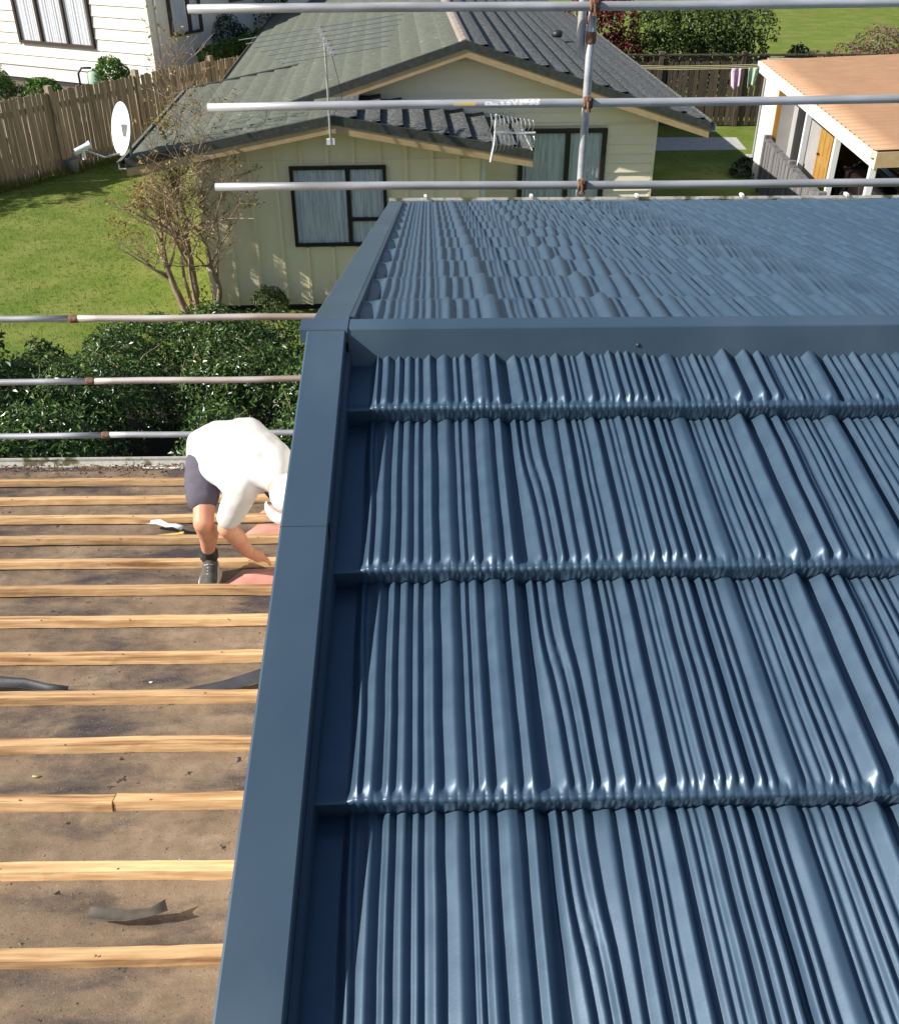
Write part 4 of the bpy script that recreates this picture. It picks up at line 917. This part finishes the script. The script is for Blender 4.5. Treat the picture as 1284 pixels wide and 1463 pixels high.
grow(Vector((.02,.0,0)), Vector((-.03,-.05,1)), 2.7, .068, 0, g)
grow(Vector((.33,.10,0)), Vector((.03,-.05,1)), 2.1, .052, 0, g)
grow(Vector((.10,-.05,0)), Vector((-.22,-.15,1)), 2.3, .035, 0, g)
grow(Vector((-.02,.08,0)), Vector((-.15,.05,1)), 2.9, .035, 0, g)
limb.build('trunk', M['bark'], tr, True)
ng = np.random.default_rng(8); tp = np.array([tuple(t[0]) for t in tips if t[1] >= 2]); sel = tp[ng.random(len(tp)) < .26]
P = np.repeat(sel, 2, 0)+ng.normal(0,.03,(len(sel)*2,3))
cl_ = []
for c, r, n in (((-.02,.0,3.05),.14,150),((.48,.0,2.62),.10,60),((-.95,-.05,1.55),.22,140),((-.62,-.05,1.95),.16,110),((-.30,.0,1.75),.2,90),((.0,0,2.05),.18,110),((.1,.05,.35),.2,120),((.3,0,1.4),.2,60),((-.5,0,2.1),.15,70)):
    cl_.append(np.array(c)+ng.normal(0,r*.6,(n,3)))
P = np.concatenate([P]+cl_); P[:,1] = np.where(P[:,0] > .15, np.minimum(P[:,1], .36), P[:,1]); P[:,2] = np.maximum(P[:,2], .05)
V, F = leaves(P, np.tile([0,-.2,1.],(len(P),1)), .062, 12, 1.0, .5)
ob('crown', quads_mesh('crown', V, F), M['leaf_autumn'], tr)
# hedges and shrubs beyond the back fence
lumps = [(x, 31.3+g.uniform(-.2,.4), z, .75, .7, .75) for x in np.arange(6.6, 9.7, .55) for z in (.7, 1.5, 2.25)]
plant('tall_hedge', 'tall clipped green hedge behind the dark back fence', 'hedge', (8.1,31.4,0), lumps, 16000, .12, M['leaf_back'], 51, 10)
lumps = [(x+g.uniform(-.2,.2), 31.2, z, .55, .6, .7) for x in (4.6,5.2,5.7) for z in (.8,1.6,2.5)]
plant('red_shrub', 'dark red leaved shrub beside the tall green hedge', 'shrub', (5.2,31.2,0), lumps, 5000, .13, M['leaf_red'], 52, 8)
lumps = [(x, 31.3+g.uniform(-.3,.3), z*(.75+.25*math.sin(x*2)), .7, .6, .6) for x in np.arange(11.3, 16, .6) for z in (.6,1.3,1.9)]
plant('dry_shrub', 'dry mixed brown and red shrub behind the carport roof', 'shrub', (13,31.3,0), lumps, 9000, .11, M['leaf_mixed'], 53, 10)
plant('dark_shrub', 'round dark bush at the end of the dry shrub', 'shrub', (10.9,31.0,0), [(10.9,31.0,.9,.6,.6,.95)], 2600, .11, M['leaf_dark'], 54, 4)
plant('ground_shrub', 'low dark bush at the foot of the carport post', 'shrub', (7.75,24.6,0), [(7.75,24.4,.14,.30,.4,.2),(7.55,24.1,.08,.3,.4,.12)], 900, .09, M['leaf_dark'], 55, 4)
lumps = [(-16.5+g.uniform(-1.6,1.6), 19.8+g.uniform(-1.5,1.8), 3.2+g.uniform(-1.2,1.6), 1.1, 1.1, .9) for k in range(16)]
plant('shade_tree', 'unseen leafy tree added left of the lawn to shade it', 'tree', (-16.5,20,0), lumps, 9000, .17, M['leaf_back'], 90, 3)  # out of view, added to throw shade across the left lawn
# plants near the white house
for k, (x, y, z, r, h, m, lab) in enumerate(((-11.3,27.2,.9,.75,1.2,'leaf_bright','bright green bush with reddish tips by the fence corner'),(-9.9,27.2,.9,.55,.85,'leaf_bright','small bright green bush below the wide white-house window'),
        (-8.35,28.2,.9,.5,1.2,'leaf_bright','leafy bright plant beside the pale green barrel'),(-5.9,32.2,1,.75,1.6,'leaf_dark','round dark bush against the shaded white wall'),(-4.9,34.2,1,.8,2.2,'leaf_dark','taller dark bush at the far end of the shaded wall'))):
    plant('garden_bush', lab, 'bush', (x,y,z-.1), [(x,y,z+h*.45,r,r*.8,h*.55),(x+r*.5,y,z+h*.3,r*.6,r*.6,h*.4)], 2200, .10, M[m], 60+k, 5)
plant('fence_creeper', 'bright green creeper spilling over the far end of the paling fence', 'creeper', (-5.2,31.2,.9), [(-6.1+.42*i, 30.2+.55*i, 1.75+.05*i, .38,.35,.35) for i in range(5)], 4200, .10, M['leaf_bright'], 70, 6)
b = MB().lathe([(.0,0),(.20,0),(.23,.4),(.22,.85),(.16,.9),(0,.9)], 14)
tag(b.build('water_barrel', M['greenplastic'], None, True, loc=(-8.75,28.15,.86)), 'pale green barrel standing against the white house', 'barrel')
b = MB().tube([(-.25,0,.0),(-.25,0,.85),(-.15,.03,.98),(.1,.03,.98)], .03, 8)
tag(b.build('stand_pipe', M['darkplastic'], None, True, loc=(-8.9,28.0,.86)), 'dark bent stand pipe next to the pale green barrel', 'pipe')
bu = empty('bucket', 'grey bucket standing in the shade by the paling fence', 'bucket', (-8.65,24.75,0))
MB().lathe([(0,.01),(.13,.01),(.17,.32),(.18,.33),(.165,.325),(.12,.03),(0,.03)], 16).build('pail', pm('grey_bucket', (.25,.27,.3), None, 5, .5), bu, True)
MB().tube([(.17*math.cos(t), .02, .32+.16*math.sin(t)) for t in np.linspace(0, math.pi, 10)], .006, 6).build('handle', M['alu'], bu, True)
# far fence, brick house
fence('garden_fence', (15.5,34.5), (24,35), 1.5, M['fencedark'], 'open brown picket fence beyond the dry shrub', seed=12, pal=.11, gap=.09)
fh = empty('brick_house', 'red-brown brick house across the bright far lawn', 'house', (22, 61, 0))
MB().box((-6,0,0),(9,8,2.8)).build('wall', M['brick'], fh); MB().prism([(-.6,2.8),(8.6,2.8),(4,4.8)], -6.5, 9.5).build('roof', M['oldtile'], fh)
window(fh, -3.5, .9, 2.2, 1.3, M['blackalu'], (.5,), (), y=-.01); window(fh, 1.5, .9, 2.2, 1.3, M['blackalu'], (.5,), (), y=-.01)
MB().box((-6.3,-1.6,0),(9,-.1,.10)).build('patio', M['concrete'], fh)
# grass blades on the near lawn, denser and longer by the fence
ng = np.random.default_rng(77); n = 46000
x = ng.uniform(-11,-3.7,n); y = ng.uniform(12.6,25.5,n); kf = ng.random(n) < (.55+.45*vnoise(x*1.2,y*1.2,3,3)); x, y = x[kf], y[kf]
n2 = 5000; t = ng.random(n2); fx = -10.35+t*5.9+ng.normal(0,.12,n2)+.15; fy = 22.6+t*8.6-ng.random(n2)*.25; x = np.r_[x,fx]; y = np.r_[y,fy]; n = len(x)
h = np.where(np.arange(n) >= n-n2, ng.uniform(.08,.3,n), ng.uniform(.02,.055,n)); a = ng.uniform(0,6.28,n); wd = .006+.0*h; lx, ly = ng.normal(0,.5,n)*h, ng.normal(0,.5,n)*h
V = np.stack([np.stack([x-wd*np.cos(a),y-wd*np.sin(a),0*x],1), np.stack([x+wd*np.cos(a),y+wd*np.sin(a),0*x],1), np.stack([x+lx,y+ly,h],1)],1).reshape(-1,3); F = np.arange(n*3).reshape(-1,3)
tag(ob('grass', quads_mesh('grass', V, F), M['grassblade']), 'short grass blades of the lawn left of the pale green house', 'grass', kind='stuff')

# ================================================================== the worker
wk = empty('person', 'person in white t-shirt and dark shorts stooping over the battens', 'person', (-1.2, 4.5, zl(4.5)))
wk_o = Vector((-1.2, 4.5, zl(4.5)))
def capsule(b, p, q, r0, r1, n=14):
    p, q = Vector(p), Vector(q); d = (q-p).normalized(); pts = []; rad = []
    for k in range(5):
        t = math.pi/2*k/5; pts.append(p-d*r0*math.cos(t)); rad.append(max(.0008, r0*math.sin(t)))
    pts.append(p); rad.append(r0); pts.append(q); rad.append(r1)
    for k in range(4, -1, -1):
        t = math.pi/2*k/5; pts.append(q+d*r1*math.cos(t)); rad.append(max(.0008, r1*math.sin(t)))
    b.tube(pts, rad, n)
def volume(name, nodes, edges, m, vox, smooth=6, disp=0, dsize=.1, parent=wk):
    b = MB()
    for i, j in edges: capsule(b, Vector(nodes[i][0])-wk_o, Vector(nodes[j][0])-wk_o, nodes[i][1], nodes[j][1])
    o = b.build(name, m, parent, True); r = o.modifiers.new('remesh','REMESH'); r.mode = 'VOXEL'; r.voxel_size = vox; r.use_smooth_shade = True
    s_ = o.modifiers.new('smooth','SMOOTH'); s_.iterations = smooth; s_.factor = .5
    if disp:
        tx = bpy.data.textures.new(name+'_fold','CLOUDS'); tx.noise_scale = dsize; tx.noise_depth = 1; d = o.modifiers.new('fold','DISPLACE'); d.texture = tx; d.strength = disp; d.mid_level = .5
        s2 = o.modifiers.new('smooth2','SMOOTH'); s2.iterations = 3
    return o
ank = (-1.265,4.52,2.985); knee = (-1.195,4.27,3.345); hipR = (-1.19,4.53,3.62); pel = (-1.09,4.58,3.61); hipL = (-.99,4.66,3.62)
kneeL = (-.70,4.40,3.34); ankL = (-.58,4.62,2.92)
mid = (-1.01,4.48,3.68); chest = (-.885,4.35,3.645); neck = (-.78,4.20,3.632); head = (-.715,4.12,3.60)
shR = (-.945,4.235,3.63); elR = (-1.068,4.235,3.335); wrR = (-1.01,4.40,3.06); hdR = (-.965,4.42,3.02)
shL = (-.77,4.42,3.62); elL = (-.69,4.46,3.36); wrL = (-.70,4.50,3.12); hdL = (-.71,4.51,3.04)
nodes = [(pel,.095),(mid,.08),(chest,.055),(neck,.055),(head,.085),
         (hipR,.068),(knee,.054),((-1.215,4.40,3.17),.052),(ank,.036),
         (hipL,.085),(kneeL,.056),((-.63,4.55,3.12),.054),(ankL,.036),
         (shR,.030),(elR,.050),((-1.045,4.30,3.235),.050),(wrR,.034),(hdR,.036),
         (shL,.045),(elL,.042),(wrL,.028),(hdL,.032)]
edges = [(0,1),(1,2),(2,3),(3,4),(0,5),(5,6),(6,7),(7,8),(0,9),(9,10),(10,11),(11,12),(2,13),(13,14),(14,15),(15,16),(16,17),(2,18),(18,19),(19,20),(20,21)]
def fingers(pi, palm, fwd, side, down):
    palm, fwd, side, down = map(Vector, (palm, fwd, side, down))
    for k, (o_, l) in enumerate(((-.026,.066),(-.009,.075),(.009,.072),(.025,.058))):
        b0 = palm+side*o_+fwd*.028; a = len(nodes)
        nodes.extend([(b0,.0095),(b0+fwd*l*.5+down*.012,.0085),(b0+fwd*l*.72+down*l*.45,.0078)]); edges.extend([(pi,a),(a,a+1),(a+1,a+2)])
    a = len(nodes); b0 = palm-side*.034+fwd*.0; nodes.extend([(b0,.011),(b0+fwd*.03-side*.008+down*.015,.0095),(b0+fwd*.05+side*.004+down*.025,.0085)]); edges.extend([(pi,a),(a,a+1),(a+1,a+2)])
fingers(17, hdR, (.72,.35,-.55), (.42,-.90,.0), (-.1,.0,-1))
fingers(21, hdL, (-.4,-.2,-.75), (.3,-.9,0), (-.3,0,-.8))
volume('body', nodes, edges, M['skin'], .0065, 4)
# t-shirt: loose torso with short sleeves, hem hanging in front
sn = [((-1.175,4.575,3.605),.134),((-1.03,4.62,3.63),.125),((-1.09,4.50,3.68),.135),((-.965,4.50,3.70),.125),((-.93,4.32,3.635),.112),((-.83,4.38,3.645),.115),((-.79,4.23,3.64),.082),((-.76,4.18,3.625),.062),
      ((-.955,4.22,3.59),.086),((-1.000,4.215,3.50),.074),((-1.028,4.222,3.435),.072),((-.775,4.42,3.57),.08),((-.72,4.45,3.46),.072),
      ((-1.06,4.40,3.57),.095),((-1.14,4.44,3.58),.088),((-1.042,4.225,3.41),.068)]
volume('t_shirt', sn, [(0,2),(1,3),(2,3),(0,1),(2,4),(3,5),(4,5),(4,6),(5,6),(6,7),(4,8),(8,9),(9,10),(10,15),(5,11),(11,12),(2,13),(13,8),(0,14),(14,13)], M['shirt'], .009, 8, .022, .12)
# shorts
sh = [((-1.15,4.575,3.61),.125),((-1.02,4.62,3.61),.125),((-1.205,4.50,3.56),.100),((-1.208,4.42,3.49),.095),((-1.205,4.375,3.45),.091),((-.98,4.63,3.58),.11),((-.87,4.55,3.48),.10),((-.78,4.46,3.41),.092)]
volume('shorts', sh, [(0,1),(0,2),(2,3),(3,4),(1,5),(5,6),(6,7)], M['shorts'], .010, 6, .012, .06)
def shoe(ankle, toe, heel_z, toe_z):
    a = Vector(ankle); d = Vector((toe[0]-a.x, toe[1]-a.y, 0)).normalized(); sd_ = Vector((-d.y, d.x, 0))
    hl = a - d*.065; L = .30; tilt = (toe_z-heel_z)/L
    so_ = MB(); up = MB(); rows_s = []; rows_u = []
    secs = [(0,.032,.10),(.04,.040,.112),(.10,.042,.105),(.15,.046,.088),(.20,.051,.070),(.25,.049,.054),(.285,.036,.040),(.30,.014,.025)]
    for s, hw, h in secs:
        c = hl + d*s; zb = heel_z + tilt*s
        ring = [(c+sd_*hw*math.cos(t)*(1.0) + Vector((0,0,zb-c.z+.022+max(0,math.sin(t))*(h-.022)+min(0,math.sin(t))*.004))) for t in np.linspace(0, 2*math.pi, 14, endpoint=False)]
        rows_u.append([tuple(p-wk_o) for p in ring])
        rb = [(c+sd_*(hw+.005)*x_ + Vector((0,0,zb-c.z+z_))) for x_, z_ in ((-1,.0),(-1,.024),(-.9,.028),(.9,.028),(1,.024),(1,0))]
        rows_s.append([tuple(p-wk_o) for p in rb])
    for rows, m, nm in ((rows_u, M['shoe'], 'shoe'), (rows_s, M['sole'], 'sole')):
        n = len(rows[0]); V = [v for r_ in rows for v in r_]; F = [(i*n+j, (i+1)*n+j, (i+1)*n+(j+1)%n, i*n+(j+1)%n) for i in range(len(rows)-1) for j in range(n)]
        F += [tuple(range(n)), tuple(range((len(rows)-1)*n, len(rows)*n))[::-1]]
        if nm == 'shoe': so = ob('shoe', mesh('shoe', V, F, True), m, wk)
        else: ob('sole', mesh('sole', V, F), m, so)
    zc = heel_z
    cu = MB(); c = hl+d*.055
    cu.lathe([(.040,.07),(.052,.095),(.053,.130),(.045,.134),(.040,.11)], 14, tuple(c+Vector((0,0,zc-c.z))-wk_o)); cu.build('collar', M['shoe_dark'], so, True)
    lc = MB()
    for s, h in ((.13,.090),(.152,.080),(.174,.072),(.196,.066)):
        c = hl+d*s; z_ = heel_z+tilt*s+h
        lc.tube([c+sd_*.024+Vector((0,0,z_-c.z-.008))-wk_o, c+d*.008+Vector((0,0,z_-c.z+.003))-wk_o, c-sd_*.024+Vector((0,0,z_-c.z-.008))-wk_o], .0035, 5)
    lc.build('laces', M['sole'], so)
shoe(ank, (-1.235,4.25), zl(4.56)+.040, zl(4.30)+.006)
shoe(ankL, (-.50,4.40), zl(4.62)+.03, zl(4.42)+.02)
sk = MB().tube([Vector(ank)-wk_o+Vector((0,0,-.03)), Vector(ank)-wk_o+Vector((.01,-.02,.04))], [.044,.042], 12, False); sk.build('sock', M['shoe_dark'], wk, True)
# cap and hair
hc_ = MB().lathe([(.098,-.02),(.10,.02),(.092,.06),(.06,.092),(.0,.102)], 18); cpo = hc_.build('cap', M['cap'], wk, True, loc=Vector(head)-wk_o+Vector((.01,.0,.012)), rot=(R(50),R(25),0))
V = [(.10*math.cos(t)*(1 if k == 0 else 1.0), -.06-(.10*abs(math.sin(t)) if k else .045*abs(math.sin(t))), -.015-.012*k) for k in (0,1) for t in np.linspace(.3, math.pi-.3, 10)]
po = ob('peak', mesh('peak', V, [(i,i+1,11+i,10+i) for i in range(9)], True), M['cap'], cpo); po.modifiers.new('t','SOLIDIFY').thickness = .004
